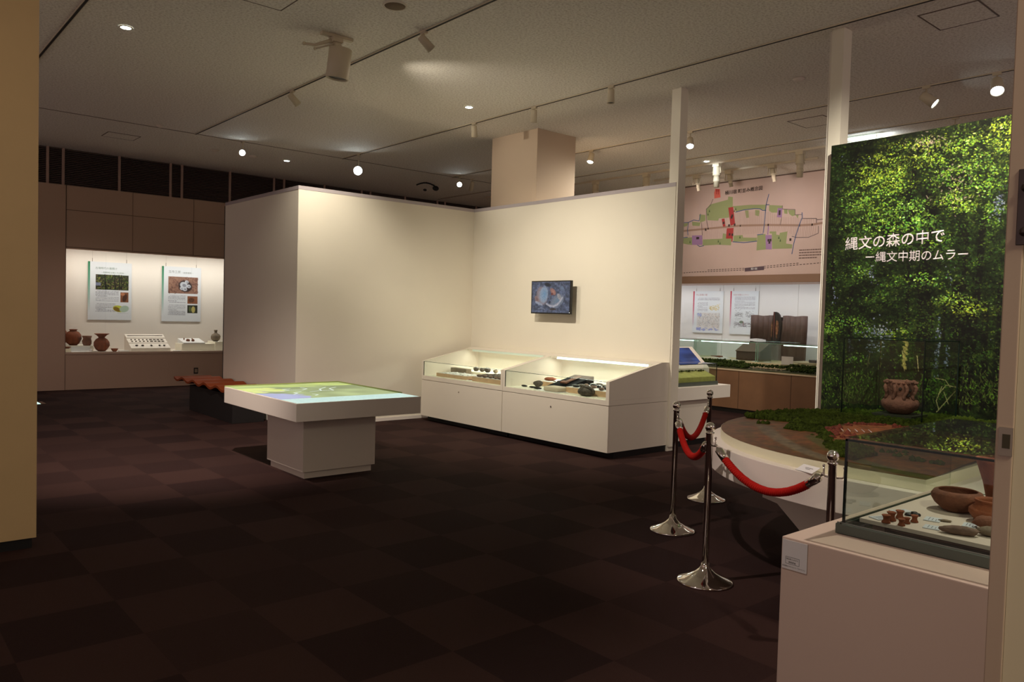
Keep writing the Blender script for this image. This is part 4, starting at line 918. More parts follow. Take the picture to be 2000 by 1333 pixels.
stone(2.650, .905, TZ, .020, .056, .014, 'long brown stone blade at the front of the foreground case', STONE, .35, 'stone_knife', 'stone tool')
stone(2.795, .868, TZ, .028, .046, .022, 'rounded brown stone in front of the small clay jar', CLAY, .2, 'grinding_stone', 'stone tool')
stone(2.715, .822, TZ, .026, .055, .016, 'flat grey green stone axe at the right of the foreground case', CLAYG, .3, 'stone_axe', 'stone tool')

# ================================================================ white model table right of the partition end
t = thing('model_table', (7.8, 5.9, 0), 'white slab table behind the tall post, carrying a small glass model case', 'table')
B(7.18, 8.27, 5.455, 6.5, .547, .70).build('tabletop', WHITE, t, bevel=.003)
B(7.22, 7.93, 5.53, 6.2, .07, .547).build('pedestal', CREAM2, t); B(7.24, 7.91, 5.55, 6.2, 0, .07).build('plinth', PLINTH, t)
t = thing('model_showcase', (7.8, 5.65, .70), 'small glass case with a green field model on the white slab table', 'glass case')
B(7.33, 8.10, 5.52, 5.73, .701, .745).build('base', GREENFR, t)
MB().box(7.35, 8.08, 5.53, 5.535, .745, .955).box(7.35, 7.355, 5.53, 5.72, .745, .955).box(8.075, 8.08, 5.53, 5.72, .745, .955).box(7.35, 8.08, 5.53, 5.72, .955, .959).build('glass', GLASSG, t)
MB().box(7.35, 8.08, 5.527, 5.533, .952, .960).box(8.073, 8.082, 5.527, 5.533, .745, .955).build('glass_edge', DKEDGE, t)
MB().add([(7.36, 5.54, .746), (8.07, 5.54, .746), (8.07, 5.71, .746), (7.36, 5.71, .746), (7.36, 5.54, .80), (8.07, 5.54, .80), (8.07, 5.71, .865), (7.36, 5.71, .865)],
    [(0, 3, 2, 1), (4, 5, 6, 7), (0, 1, 5, 4), (1, 2, 6, 5), (2, 3, 7, 6), (3, 0, 4, 7)]).build('field', M('model_field', (172, 170, 92), .85, var=.15, vscale=20), t)
bushes('hedge', [(random.uniform(7.4, 8.0), random.uniform(5.66, 5.70), .86) for _ in range(60)], GREEN, t, .006, .013)
t = thing('reading_stand', (7.9, 6.1, .70), 'white sloped reading panel with a blue picture behind the small model case', 'panel')
MB().prism([(5.775, .701), (6.12, .701), (6.12, 1.10), (6.05, 1.135), (5.775, .885)], 7.3, 8.275, axis='x').build('body', WHITE, t, bevel=.002)
cv = Cv(90, 60, (38, 62, 128)); cv.noise(14, .3); cv.rect(0, 50, 90, 60, (92, 104, 156))
for k in range(26): cv.ell(random.uniform(20, 90), random.choice([8, 12, 40, 44]), random.uniform(3, 14), .8, .05, (86, 112, 168), .5)
picture('panel_picture', cv, lambda U, V: (7.33 + U * .86, 6.035 - V * .215, 1.1235 - V * .1955), PRINT, t)

# ================================================================ map wall with the right niche
mw = struct(MB().box(12.45, X1, Y0, 16, 2.17, H).box(12.45, X1, Y0, 4.4, 0, 2.17).box(12.45, X1, 12.6, 16, 0, 2.17).box(13.3, X1, 4.4, 12.6, 0, 2.17).build('wall_right', M('map_wall_paint', (196, 168, 158), .75), loc=(12.5, 8, 0)))
B(12.42, 12.47, 4.4, 12.6, 2.165, 2.30).build('niche_header', M('header_wood', (128, 98, 76), .55), mw)
B(13.28, 13.3, 4.4, 12.6, .6, 2.17).build('niche_back', M('niche_cloth_right', (214, 210, 210), .85), mw)
for y in (9.0, 8.2, 7.4): B(13.276, 13.281, y - .002, y + .002, .6, 2.17).build('cloth_seam', M('cloth_seam', (178, 172, 170), .8), mw)
B(12.47, 13.28, 4.4, 12.6, .60, .66).build('niche_floor', M('niche_floor', (214, 204, 192), .7), mw)
struct(B(12.465, 12.472, 8.02, 12.6, .69, 2.165).build('window_3', GLASS)); struct(B(12.465, 12.472, 4.4, 8.015, .69, 2.165).build('window_4', GLASS))
area('niche_lamp', (12.7, 7.6, 2.15), (.35, 0, -1), 3.6, .1, 14, (.97, .95, 1)); area('niche_lamp', (12.7, 10.5, 2.15), (.35, 0, -1), 2.2, .1, 10, (.97, .95, 1))
# map mural
t = thing('town_map_mural', (12.445, 8.0, 2.30), 'wide pink town map print with Japanese title covering the right wall', 'map')
MAPB = M('map_print_ground', (190, 166, 154), .7, var=.05, vscale=1.5)
B(12.436, 12.449, 5.2, 12.0, 2.303, 4.02).build('sheet', MAPB, t)
B(12.434, 12.449, 5.2, 12.0, 4.02, 4.038).build('top_edge', M('map_top_edge', (92, 68, 56), .6), t)
def flat(polys, name, m, x=12.4345):
    b = MB()
    for p in polys: b.add([(x, y, z) for y, z in p], [tuple(range(len(p)))])
    return b.build(name, m, t)
green = [[(8.873, 3.569), (8.796, 3.647), (8.407, 3.703), (8.4, 3.76), (8.304, 3.743), (8.296, 3.554), (8.381, 3.545), (8.364, 3.371), (8.587, 3.371), (8.595, 3.33), (8.844, 3.356)], [(8.297, 3.574), (7.915, 3.567), (7.609, 3.541), (7.614, 3.441), (7.749, 3.484), (7.93, 3.491), (8.226, 3.467), (8.267, 3.535)], [(7.556, 3.531), (7.296, 3.498), (7.302, 3.455), (7.388, 3.462), (7.393, 3.385), (7.498, 3.393), (7.552, 3.429)], [(9.032, 3.48), (8.889, 3.461), (8.884, 3.35), (9.005, 3.325)], [(9.192, 3.355), (8.994, 3.324), (9.012, 3.257), (9.178, 3.277)], [(9.454, 3.33), (9.275, 3.335), (9.304, 3.277), (9.441, 3.26)], [(8.04, 3.476), (7.966, 3.47), (7.951, 3.34), (8.006, 3.336)], [(7.829, 3.467), (7.739, 3.452), (7.752, 3.349), (7.825, 3.371)], [(7.267, 3.429), (7.199, 3.423), (7.196, 3.346), (7.256, 3.358)], [(7.19, 3.415), (7.056, 3.404), (7.052, 3.312), (7.102, 3.3), (7.162, 3.343)], [(7.044, 3.319), (6.986, 3.314), (7.0, 3.254)], [(9.485, 3.045), (9.179, 3.054), (9.172, 2.907), (9.278, 2.921), (9.482, 2.966)], [(8.929, 2.998), (8.492, 2.991), (8.487, 3.09), (8.399, 3.068), (8.395, 2.986), (8.3, 2.989), (8.304, 2.858), (8.605, 2.884), (8.925, 2.882)], [(8.254, 3.035), (8.067, 3.033), (8.055, 2.987), (7.772, 2.968), (7.778, 2.908), (8.259, 2.921)], [(7.765, 3.023), (7.604, 3.026), (7.584, 2.752), (7.771, 2.741)], [(7.48, 3.025), (7.527, 3.03), (7.527, 3.065), (7.396, 3.057), (7.394, 3.002), (7.333, 2.991), (7.327, 3.029), (7.183, 3.044), (7.199, 2.836), (7.081, 2.815), (7.086, 2.746), (7.461, 2.755)]]
red = [[(8.391, 3.554), (8.287, 3.562), (8.231, 3.238), (8.329, 3.22)], [(8.524, 3.358), (8.466, 3.362), (8.434, 3.211), (8.492, 3.21)], [(8.404, 3.176), (8.26, 3.175), (8.264, 3.044), (8.278, 2.922), (8.297, 2.923), (8.296, 2.98), (8.415, 2.987)]]
salmon = [[(8.71, 3.86), (8.689, 3.93), (8.587, 3.914), (8.568, 3.76), (8.701, 3.752)]]
purple = [[(9.18, 3.088), (8.943, 3.08), (8.929, 2.896), (9.172, 2.907)], [(7.383, 3.462), (7.297, 3.454), (7.3, 3.292), (7.394, 3.306)], [(7.604, 3.006), (7.481, 2.999), (7.47, 2.747), (7.584, 2.752)], [(7.561, 3.161), (7.54, 3.16), (7.548, 3.011), (7.572, 3.012)]]
blue = [[(9.477, 3.349), (9.275, 3.344), (9.151, 3.383), (9.027, 3.357), (9.001, 3.486)], [(9.466, 3.348), (9.454, 3.165)], [(9.271, 3.344), (9.29, 3.207), (9.275, 3.102)], [(8.235, 3.459), (8.059, 3.486), (7.839, 3.492), (7.731, 3.478), (7.676, 3.446), (7.614, 3.441)], [(7.568, 3.721), (7.61, 3.56), (7.622, 3.434), (7.637, 3.166), (7.65, 3.048)], [(7.618, 3.541), (7.553, 3.536)], [(8.268, 2.921), (8.033, 2.893), (7.769, 2.907)], [(7.765, 3.019), (7.649, 3.025)], [(9.048, 2.902), (8.995, 2.868), (8.904, 2.878)], [(6.925, 3.347), (6.918, 3.263), (6.963, 3.152), (7.021, 2.973), (7.056, 2.821), (7.082, 2.653)], [(9.485, 3.053), (9.284, 3.06)]]
grey = [[(8.731, 3.741), (8.786, 3.629), (8.873, 3.569), (8.865, 3.383), (8.817, 3.202)], [(8.974, 3.323), (8.959, 3.22), (8.943, 3.083)], [(7.296, 3.498), (7.296, 3.439), (7.057, 3.411), (7.053, 3.319), (6.924, 3.317)], [(7.304, 3.292), (7.327, 3.169)], [(6.91, 3.248), (6.659, 3.229), (6.656, 3.154)], [(6.658, 3.207), (6.486, 3.209), (6.0, 3.22)], [(7.019, 2.93), (6.79, 2.921), (6.617, 2.979), (6.622, 3.099)], [(7.095, 2.954), (7.002, 2.929)]]
road = [[(10.6, 3.15), (9.491, 3.185), (8.817, 3.197), (8.121, 3.207), (7.559, 3.18), (6.962, 3.134), (6.735, 3.129), (6.499, 3.153), (5.8, 3.19)]]
def strokes(ls, wd, name, m, x=12.434):
    b = MB()
    for l in ls:
        for (y0_, z0_), (y1_, z1_) in zip(l[:-1], l[1:]):
            d = Vector((y1_ - y0_, z1_ - z0_)); L_ = d.length or 1; n_ = Vector((-d.y, d.x)) / L_ * wd / 2; e_ = d / L_ * wd * .3
            b.add([(x, y0_ - e_.x + n_.x, z0_ - e_.y + n_.y), (x, y1_ + e_.x + n_.x, z1_ + e_.y + n_.y), (x, y1_ + e_.x - n_.x, z1_ + e_.y - n_.y), (x, y0_ - e_.x - n_.x, z0_ - e_.y - n_.y)], [(0, 1, 2, 3)])
    return b.build(name, m, t)
flat(green, 'green_areas', M('map_green', (140, 148, 100), .8)); strokes(road, .036, 'main_road', M('map_road', (150, 122, 104), .8), 12.4343)
lots = []; ri = random.Random(3)
def interp(T, y):
    for (a, za), (b, zb) in zip(T[:-1], T[1:]):
        if b <= y <= a: return za + (zb - za) * (a - y) / (a - b)
rdz = lambda y: interp([(9.491, 3.185), (8.817, 3.197), (8.121, 3.207), (7.559, 3.18), (6.962, 3.134), (6.735, 3.129), (6.499, 3.153)], y)
up = [(9.45, 3.27), (9.18, 3.27), (9.0, 3.26), (8.85, 3.34), (8.6, 3.337), (8.5, 3.357), (8.364, 3.371), (8.3, 3.37), (8.225, 3.458), (7.66, 3.421), (7.551, 3.413), (7.321, 3.30), (7.051, 3.281), (6.93, 3.25), (6.65, 3.24)]
lo = [(9.45, 3.06), (8.93, 3.006), (8.493, 3.008), (8.226, 3.042), (7.658, 3.041), (7.396, 3.057), (7.183, 3.044), (7.0, 2.93), (6.63, 2.95)]
y = 9.44
while y > 6.65:
    if not (8.23 < y < 8.40): lots.append([(y, rdz(y) + .02), (y + .01, interp(up, y))])
    if y < 8.93 or y > 9.2: lots.append([(y, rdz(y) - .02), (y + .01, interp(lo, y))])
    y -= ri.uniform(.026, .04)
strokes(lots, .004, 'plot_lines', M('map_plot_lines', (150, 126, 116), .8))
strokes(grey, .010, 'grey_lines', M('map_grey', (96, 84, 84), .8)); strokes(blue, .014, 'blue_print', M('map_blue', (72, 92, 128), .8), 12.4337)
flat(red, 'red_plots', M('map_red', (158, 50, 48), .8), 12.4335); flat(salmon, 'shrine_plot', M('map_salmon', (206, 98, 82), .8), 12.4335); flat(purple, 'purple_plots', M('map_purple', (150, 116, 152), .8), 12.4335)
strokes([[(8.675, 3.915), (8.60, 3.905)], [(8.67, 3.89), (8.605, 3.88)], [(8.658, 3.91), (8.658, 3.83)], [(8.618, 3.905), (8.618, 3.82)]], .010, 'torii_mark', M('map_dark_red', (150, 24, 30), .8), 12.4325)
rail = [(9.477, 2.367), (9.15, 2.382), (8.842, 2.384), (8.011, 2.398), (7.596, 2.423), (7.098, 2.453), (6.478, 2.488), (5.6, 2.54)]
ds = []; off = lambda y: .035 if y < 8.85 and y > 6.95 else 0
y = 9.47
while y > 5.7:
    z0_ = interp(rail, y) or 2.5; z1_ = interp(rail, y - .035) or 2.5; ds.append([(y, z0_), (y - .035, z1_)])
    if 6.95 < y < 8.85: ds.append([(y, z0_ + .03), (y - .035, z1_ + .03)])
    y -= .062
strokes(ds, .010, 'railway_dashes', M('map_ink', (58, 44, 40), .8))
flat([[(7.998, 2.433), (7.606, 2.458), (7.604, 2.39), (7.992, 2.368)]], 'station_block', M('map_station', (84, 66, 72), .8), 12.433)
fm_ = lambda y0_, z0_, k=0: (lambda u, v: (12.4320, y0_ - u, z0_ + v + k * u))
text('lettering', '桶川宿 町並み概念図', fm_(8.47, 3.80, .02), .77, M('map_title_ink', (60, 46, 44), .8), t, bold=.001)
text('lettering', '桶川駅', fm_(7.87, 2.398), .13, OFFW, t)
b = MB()
for (y, z) in ((8.30, 3.40), (8.31, 3.37), (8.34, 3.06), (8.28, 3.05), (8.48, 3.28), (7.345, 3.40), (7.345, 3.36), (8.24, 3.23), (8.36, 3.225), (8.87, 3.18), (9.06, 3.03), (9.03, 3.03), (7.54, 2.91), (7.50, 2.91), (7.52, 2.87), (7.12, 2.90)):
    b.box(12.432, 12.4325, y - .018, y + .018, z - .022, z + .022)
b.build('map_marks', M('map_ink', (58, 44, 40), .8), t)
b = MB()
for (y0_, y1_, z_) in ((6.95, 6.30, 2.71), (6.95, 6.30, 2.665), (6.95, 6.30, 2.62), (6.95, 6.62, 2.575), (9.475, 9.42, 2.58), (9.475, 9.42, 2.55), (9.475, 9.42, 2.52), (9.475, 9.46, 2.49)):
    y = y0_
    while y > y1_: q = ri.uniform(.02, .06); b.box(12.4335, 12.434, max(y1_, y - q), y, z_ - .009, z_ + .009); y -= q + .006
b.build('small_print', M('map_small_print', (110, 88, 80), .8), t)
b = MB()
for y, z in ((8.83, 3.47), (8.80, 3.53), (8.26, 3.49), (8.23, 3.52), (9.22, 2.97), (8.58, 2.95), (8.54, 2.91), (8.12, 3.0), (7.34, 2.95), (7.31, 2.90)): b.add([(12.433, y - .015, z - .025), (12.433, y + .015, z - .025), (12.433, y, z + .03)], [(0, 1, 2)])
b.build('tree_marks', M('map_tree', (70, 92, 52), .8), t)

# counter with model landscape
CX = 10.85
t = thing('display_counter', (11.6, 8.5, 0), 'long wood fronted display counter below the map wall', 'counter')
B(CX, 12.44, 4.5, 12.5, .075, .68).build('body', WOODF, t); B(CX + .04, 12.4, 4.5, 12.5, 0, .075).build('plinth', PLINTH, t)
B(CX - .012, 12.46, 4.5, 12.5, .68, .70).build('top', M('counter_top', (206, 186, 156), .5), t)
b = MB()
for y in (11.0, 10.1, 9.2, 8.25, 7.01, 6.108, 5.2): b.box(CX - .001, CX + .004, y - .004, y + .004, .08, .68)
b.build('panel_joint', M('wood_joint', (60, 38, 24), .8), t)
B(11.42, 12.42, 6.62, 11.5, .70, .80).build('display_step', M('display_step', (206, 192, 152), .6), t)
t = thing('model_landscape', (11.1, 7.5, .70), 'long wooded landscape model along the front of the wood counter', 'model')
B(10.89, 11.38, 5.0, 10.5, .70, .716).build('ground', M('model_ground', (70, 74, 44), .9, var=.3), t)
pts = []
for _ in range(4200):
    y = random.uniform(5.0, 10.3); x = random.uniform(10.95, 11.34)
    if 6.25 < y < 6.95 and x < 11.25: continue
    pts.append((x, y, .72 + (.05 * random.random() + (.035 if x > 11.1 else 0)) * (1 if y < 6.4 or y > 7.2 else .6)))
bushes('tree_canopy', pts, M('model_foliage_far', (52, 66, 28), .9, spec=.1, var=.6, vscale=14), t, .009, .022)
b = MB()
for _ in range(26): x, y = random.uniform(11.0, 11.25), random.uniform(6.3, 6.95); b.box(x, x + .02, y, y + .03, .716, .73)
b.build('houses', M('model_roof', (120, 112, 96), .8), t)
def counter_case(y0_, y1_, label, s0, s1):
    t = thing('counter_showcase', (11.9, (y0_ + y1_) / 2, .80), label, 'glass case', 'glass cases on the wood counter')
    a, b_, z0_, z1_ = 11.5, 12.2, .801, 1.12
    MB().box(a, a + .005, y0_, y1_, z0_, z1_).box(a, b_, y0_, y0_ + .005, z0_, z1_).box(a, b_, y1_ - .005, y1_, z0_, z1_).box(b_ - .005, b_, y0_, y1_, z0_, z1_).box(a, b_, y0_, y1_, z1_, z1_ + .005).build('glass', GLASSG, t)
    b = MB().box(a - .003, a + .004, y0_, y1_, z1_ - .003, z1_ + .006)
    for y in (y0_, y1_): b.box(a - .004, a + .006, y - .005, y + .005, z0_, z1_)
    b.build('glass_edge', LTEDGE, t)
    B(11.62, 11.64, s0, s1, z1_ - .028, z1_ - .016).build('light_strip', GLOWS, t)
counter_case(8.36, 9.8, 'leftmost glass showcase on the wood counter, partly hidden by the tall post', 8.45, 9.6)
counter_case(7.125, 8.33, 'middle glass showcase on the wood counter holding the dark chest', 7.35, 8.3)
counter_case(5.35, 7.09, 'right glass showcase on the wood counter in front of the garment', 5.9, 6.70)
t = thing('wooden_chest', (11.9, 7.42, .801), 'dark wooden chest with slanted lid in the middle counter showcase', 'chest')
DW = M('dark_wood', (62, 42, 30), .6, var=.2)
MB().prism([(11.75, .802), (12.1, .802), (12.1, 1.09), (12.02, 1.09), (11.75, .95)], 7.2, 7.66, axis='y').build('body', DW, t); MB().prism([(11.74, .95), (12.02, 1.092), (12.02, 1.1), (11.73, .96)], 7.19, 7.67, axis='y').build('lid', M('chest_lid', (96, 76, 58), .6), t)
t = thing('open_book', (11.8, 8.05, .80), 'open pale book with a brown tool in the counter showcases', 'book')
MB().prism([(7.86, .802), (8.06, .835), (8.30, .81), (8.30, .802)], 11.62, 11.95, axis='x').build('pages', OFFW, t)
tag(MB().tube([(11.66, 8.12, .845), (11.72, 7.98, .84), (11.70, 7.9, .845)], [.006, .016, .01]).build('brown_tool', CLAY), 'small brown tool lying on the pale open book', 'tool')
for i, (y, lb) in enumerate(((7.58, 'small white card left of the chest in the counter showcase'), (7.18, 'small white card in front of the chest'), (6.96, 'small white card at the left end of the right counter showcase'))):
    tag(B(11.55, 11.63, y - .05, y + .05, .802, .812).build('caption_card', OFFW), lb, 'card', 'caption cards on the counter')
tag(MB().box(11.40, 11.406, 6.40, 6.60, .80, .93).build('sign_stand', M('clear_sign', (198, 196, 188), .4)), 'small upright white sign in front of the right counter showcase', 'sign')
t = thing('lacquer_tray', (11.3, 6.3, .80), 'pale low stand with a flat dark box at the right end of the counter', 'stand')
B(11.52, 11.98, 5.62, 6.55, .83, .845).build('shelf', M('counter_top', (206, 186, 156), .5), t); B(11.55, 11.9, 5.7, 6.4, .803, .83).build('support', CASEIN, t)
tag(B(11.6, 11.85, 5.85, 6.25, .8455, .895).build('lacquer_box', M('lacquer', (58, 56, 66), .3), bevel=.01), 'flat dark lacquer box on the pale low stand', 'box')

# garment
t = thing('display_garment', (12.85, 7.5, .66), 'brown spread out coat with dark split collar on a stand in the right niche', 'garment')
GB = M('brown_leather', (74, 50, 42), .7, var=.22, vscale=7)
def cloth(y0_, y1_, zt, zb, nm, fold=9, x=12.86, dz=0):
    V, F = [], []; n_ = 40
    for s_ in (0, 1):
        for i in range(n_ + 1):
            u = i / n_; y = y0_ + (y1_ - y0_) * u; xx = x + .012 * math.sin(u * fold * PI) + .05 * s_
            V += [(xx, y + .012 * math.sin(3 * PI * .3), zb + .012 * math.sin(u * 5)), (xx + .005, y, (zb + zt) / 2), (xx, y, zt + dz * math.sin(u * PI) + .006 * math.sin(u * 9))]
    for i in range(n_):
        a = i * 3
        for k in (0, 1): F.append((a + k, a + 3 + k, a + 4 + k, a + 1 + k)); F.append((a + k + 3 * (n_ + 1), a + 1 + k + 3 * (n_ + 1), a + 4 + k + 3 * (n_ + 1), a + 3 + k + 3 * (n_ + 1)))
        q = 3 * (n_ + 1); F.append((a + 2, a + 5, a + 5 + q, a + 2 + q)); F.append((a, a + q, a + 3 + q, a + 3))
    q = 3 * (n_ + 1); F += [(0, 1, 1 + q, q), (1, 2, 2 + q, 1 + q)]; e_ = 3 * n_; F += [(e_, e_ + q, e_ + 1 + q, e_ + 1), (e_ + 1, e_ + 1 + q, e_ + 2 + q, e_ + 2)]
    return MB().add(V, F, True).build(nm, GB, t)
cloth(8.10, 7.62, 1.585, 1.145, 'sleeve'); cloth(7.45, 7.00, 1.585, 1.10, 'sleeve'); cloth(7.80, 7.03, 1.50, .68, 'coat_body', 11, 12.90)
DC = M('dark_collar', (22, 12, 10), .6)
MB().prism([(7.60, 1.655), (7.63, 1.655), (7.65, 1.50), (7.67, 1.2), (7.64, 1.05), (7.57, 1.02), (7.50, 1.15), (7.485, 1.45), (7.52, 1.60), (7.56, 1.64)], 12.85, 12.90, axis='x').build('collar', DC, t)
LN = M('patterned_lining', (128, 82, 50), .7, var=.8, vscale=26)
MB().prism([(7.642, 1.50), (7.66, 1.42), (7.662, 1.25), (7.65, 1.18), (7.635, 1.3)], 12.835, 12.849, axis='x').prism([(7.562, 1.50), (7.53, 1.48), (7.52, 1.35), (7.54, 1.17), (7.56, 1.2), (7.575, 1.35)], 12.835, 12.849, axis='x').build('lining', LN, t)
MB().prism([(7.60, 1.655), (7.62, 1.655), (7.615, 1.4), (7.60, 1.1), (7.585, 1.4)], 12.828, 12.835, axis='x').build('collar_fold', M('collar_fold', (86, 40, 30), .6), t)
MB().box(12.92, 12.95, 7.02, 8.08, 1.54, 1.56).box(12.92, 12.95, 7.5, 7.53, .66, 1.55).build('stand', DC, t)

# hanging text boards --------------------------------------------------------
def poster(face, p0, w_, h_, barcol, label, title, tcol, paint, sub=None, group='hanging text boards'):
    """face 'y': board on a y plane running along +x; face 'x': board on an x plane running along -y"""
    x, y, z = p0
    t = thing('text_board', p0, label, 'information board', group)
    T = .015
    if face == 'y': P = lambda u, v, d: (x + u, y - d, z - v)
    else: P = lambda u, v, d: (x - d, y - u, z - v)
    def slab(u0, u1, v0, v1, d0, d1):
        b = MB(); V = [P(u, v, d) for d in (d0, d1) for v in (v0, v1) for u in (u0, u1)]
        return b.add(V, [(0, 2, 3, 1), (4, 5, 7, 6), (0, 1, 5, 4), (1, 3, 7, 5), (3, 2, 6, 7), (2, 0, 4, 6)])
    slab(0, w_, 0, h_, 0, T).build('board', OFFW, t)
    cv = Cv(160, int(160 * h_ / w_), (205, 208, 214)); Hh = cv.h
    for j in range(Hh):
        q = 1 - min(1, j / Hh * 1.15); cv.a[j, 0:8] = (np.array(barcol) * q + np.array((205, 208, 214)) * (1 - q)) / 255
    paint(cv, Hh)
    picture('print', cv, lambda U, V: ((x + U * w_, y - (T + .0008) + 0 * U, z - V * h_) if face == 'y' else (x - (T + .0008) + 0 * U, y - U * w_, z - V * h_)), PRINT, t)
    tm = M('title_ink_%d' % tcol[0], tcol, .8)
    text('title', title[0], lambda u, v: P(title[2] + u, title[3] - v, T + .0015), title[1], tm, t)
    if sub: text('title', sub[0], lambda u, v: P(sub[2] + u, sub[3] - v, T + .0015), sub[1], tm, t)
    wr = MB()
    top_ = 2.42 if face == 'y' else 2.16
    for u in (w_ * .1, w_ * .88):
        a = P(u, 0, T * .5); wr.tube([a, (a[0], a[1], top_)], .0009, 6).tube([(a[0], a[1], a[2]), (a[0], a[1], a[2] + .06)], .0042, 8)
    wr.build('hanging_wire', M('wire_steel', (150, 142, 138), .4), t)
def p1(c, H_):
    c.rect(28, 50, 148, 88 + 22, (38, 44, 22)); 
    for _ in range(420): c.ell(random.uniform(30, 146), random.uniform(52, 108), random.uniform(1, 4), random.uniform(1, 3), random.random() * 3, random.choice([(70, 92, 34), (26, 26, 16), (120, 124, 60), (16, 14, 12), (96, 76, 60)]), .8)
    for x in (60, 95, 112, 120): c.line([(x, 50), (x + 3, 108)], 4, (14, 12, 14), .8)
    c.rect(28, 82, 46, 94, (110, 116, 140))
    c.rect(118, 118, 148, 158, (120, 74, 50)); c.ell(134, 140, 8, 16, .3, (66, 38, 28)); c.ell(126, 125, 8, 6, 0, (168, 110, 80))
    c.lines(28, 114, 112, 158, 9); c.lines(28, 164, 100, 200, 7)
    c.ell(112, 184, 22, 13, .2, (176, 178, 60)); c.ell(105, 186, 14, 8, .5, (120, 96, 30)); c.ell(132, 184, 18, 13, -.3, (158, 176, 160)); c.lines(104, 202, 148, 204, 1)
poster('y', (3.394, 15.615, 2.225), .73, 1.05, (30, 110, 72), 'white board with a forest photo and green side bar, left one in the far niche', ('古墳時代の幕開け', .36, .12, .13), (96, 118, 104), p1, ('－熊野神社古墳とその前後－', .40, .22, .20))
def p2(c, H_):
    c.rect(26, 42, 146, 112, (132, 98, 84)); 
    for _ in range(260): c.ell(random.uniform(28, 144), random.uniform(44, 110), random.uniform(1, 6), random.uniform(1, 4), random.random() * 3, random.choice([(110, 76, 66), (150, 116, 98), (90, 62, 56)]), .6)
    c.ell(94, 80, 28, 24, .3, (44, 32, 34))
    for x, y, r in ((88, 76, 16), (100, 62, 8), (108, 80, 9), (80, 90, 8), (92, 92, 10)): c.ell(x, y, r, r * .85, .4, (176, 180, 190)); c.ell(x + 2, y + 1, r * .5, r * .4, .4, (128, 130, 142))
    c.rect(104, 122, 146, 154, (128, 80, 56)); c.ell(120, 138, 12, 10, 0, (84, 52, 38)); c.rect(104, 160, 146, 194, (44, 48, 40)); c.ell(128, 178, 8, 14, 0, (170, 160, 96)); c.ell(114, 176, 4, 12, 0, (90, 100, 60))
    c.lines(26, 120, 96, 154, 6); c.lines(26, 160, 96, 206, 9)
poster('y', (4.657, 15.615, 2.215), .73, 1.05, (30, 110, 72), 'white board with a photo of white stones and green side bar in the far niche', ('玉作工房', .22, .12, .12), (110, 120, 116), p2, ('－前原遺跡－', .22, .36, .125))
def p3(c, H_):
    c.lines(26, 30, 142, 44, 3, (150, 146, 156)); c.lines(26, 50, 80, 92, 9, (150, 146, 156))
    for _ in range(60): c.ell(random.uniform(88, 140), random.gauss(74, 6), random.uniform(2, 6), 1.5, .1, random.choice([(198, 176, 120), (206, 190, 140), (170, 150, 100)]), .7)
    c.rect(24, 96, 144, 174, (200, 196, 196))
    for _ in range(300): c.ell(random.uniform(30, 142), random.uniform(98, 160), random.uniform(1, 5), .8, random.random() * 3, random.choice([(150, 150, 158), (176, 150, 130), (140, 136, 140)]), .7)
    for _ in range(60): c.ell(random.choice([random.uniform(24, 44), random.uniform(50, 140)]), random.gauss(168, 4), random.uniform(2, 7), 2.5, 0, (132, 140, 192), .6)
    for _ in range(20): c.ell(random.uniform(26, 46), random.uniform(98, 112), 4, 3, 0, (140, 150, 196), .5)
poster('x', (13.27, 9.70, 2.05), .72, .84, (176, 28, 56), 'white board with a coast map and red side bar in the right niche', ('中山道桶川宿', .27, .07, .09), (170, 110, 110), p3)
def p4(c, H_):
    c.lines(26, 28, 142, 92, 12, (150, 146, 156))
    for x0_ in (28, 92):
        for _ in range(60): c.ell(random.uniform(x0_, x0_ + 46), random.gauss(118, 8), random.uniform(2, 7), .8, random.gauss(0, .4), (112, 108, 114), .7)
    c.lines(26, 138, 62, 142, 1)
    for _ in range(160): c.ell(random.uniform(26, 142), random.gauss(165, 8), random.uniform(2, 8), .8, random.gauss(0, .3), (116, 110, 116), .6)
    c.ell(68, 154, 12, 7, 0, (110, 124, 108)); c.line([(78, 152), (80, 172)], 3, (110, 40, 40)); c.line([(70, 176), (130, 174)], 1.5, (60, 56, 64))
poster('x', (13.27, 8.82, 2.05), .62, .84, (176, 28, 56), 'white information board with line drawings and a red side bar, left of the coat', ('街道の旅籠とにぎわい', .34, .07, .085), (170, 110, 110), p4)
poster('x', (13.27, 6.86, 2.07), .62, .9, (176, 28, 56), 'information board cut off by the forest mural, only its red side bar in view', ('桶川', .10, .2, .09), (170, 110, 110), lambda c, H_: c.lines(26, 28, 142, 92, 12, (150, 146, 156)))

# ================================================================ objects in the far left niche
NZ = .631
def npot(x, y, prof, m, label, name='clay_pot', cat='pot', z=NZ, wob=.02, extra=None):
    t = thing(name, (x, y, z), label, cat, 'vessels in the far niche')
    MB().lathe((x, y, z), prof, 32, wob=wob).build('body', m, t)
    if extra: extra(t)
B_ = [(.001, 0), (.05, 0), (.09, .03), (.128, .10), (.125, .16), (.09, .215), (.055, .235), (.05, .25), (.085, .285), (.125, .31), (.118, .312), (.07, .28), (.04, .25), (.001, .2)]
npot(3.515, 15.12, B_, CLAYN, 'round red brown pot with a wide flaring rim, standing alone in the far niche')
J2 = [(.001, 0), (.06, 0), (.11, .04), (.145, .11), (.14, .18), (.10, .23), (.06, .25), (.06, .265), (.08, .275), (.07, .28), (.05, .26), (.001, .2)]
tag(B(2.89, 3.38, 15.09, 15.6, NZ, NZ + .10).build('display_plinth', CASEIN, bevel=.003), 'low cream plinth under the two red pots at the left of the far niche', 'plinth')
npot(3.10, 15.27, [(a * .9, b) for a, b in J2], CLAYN, 'large rounded red brown jar second from left on the low cream plinth', z=NZ + .10)
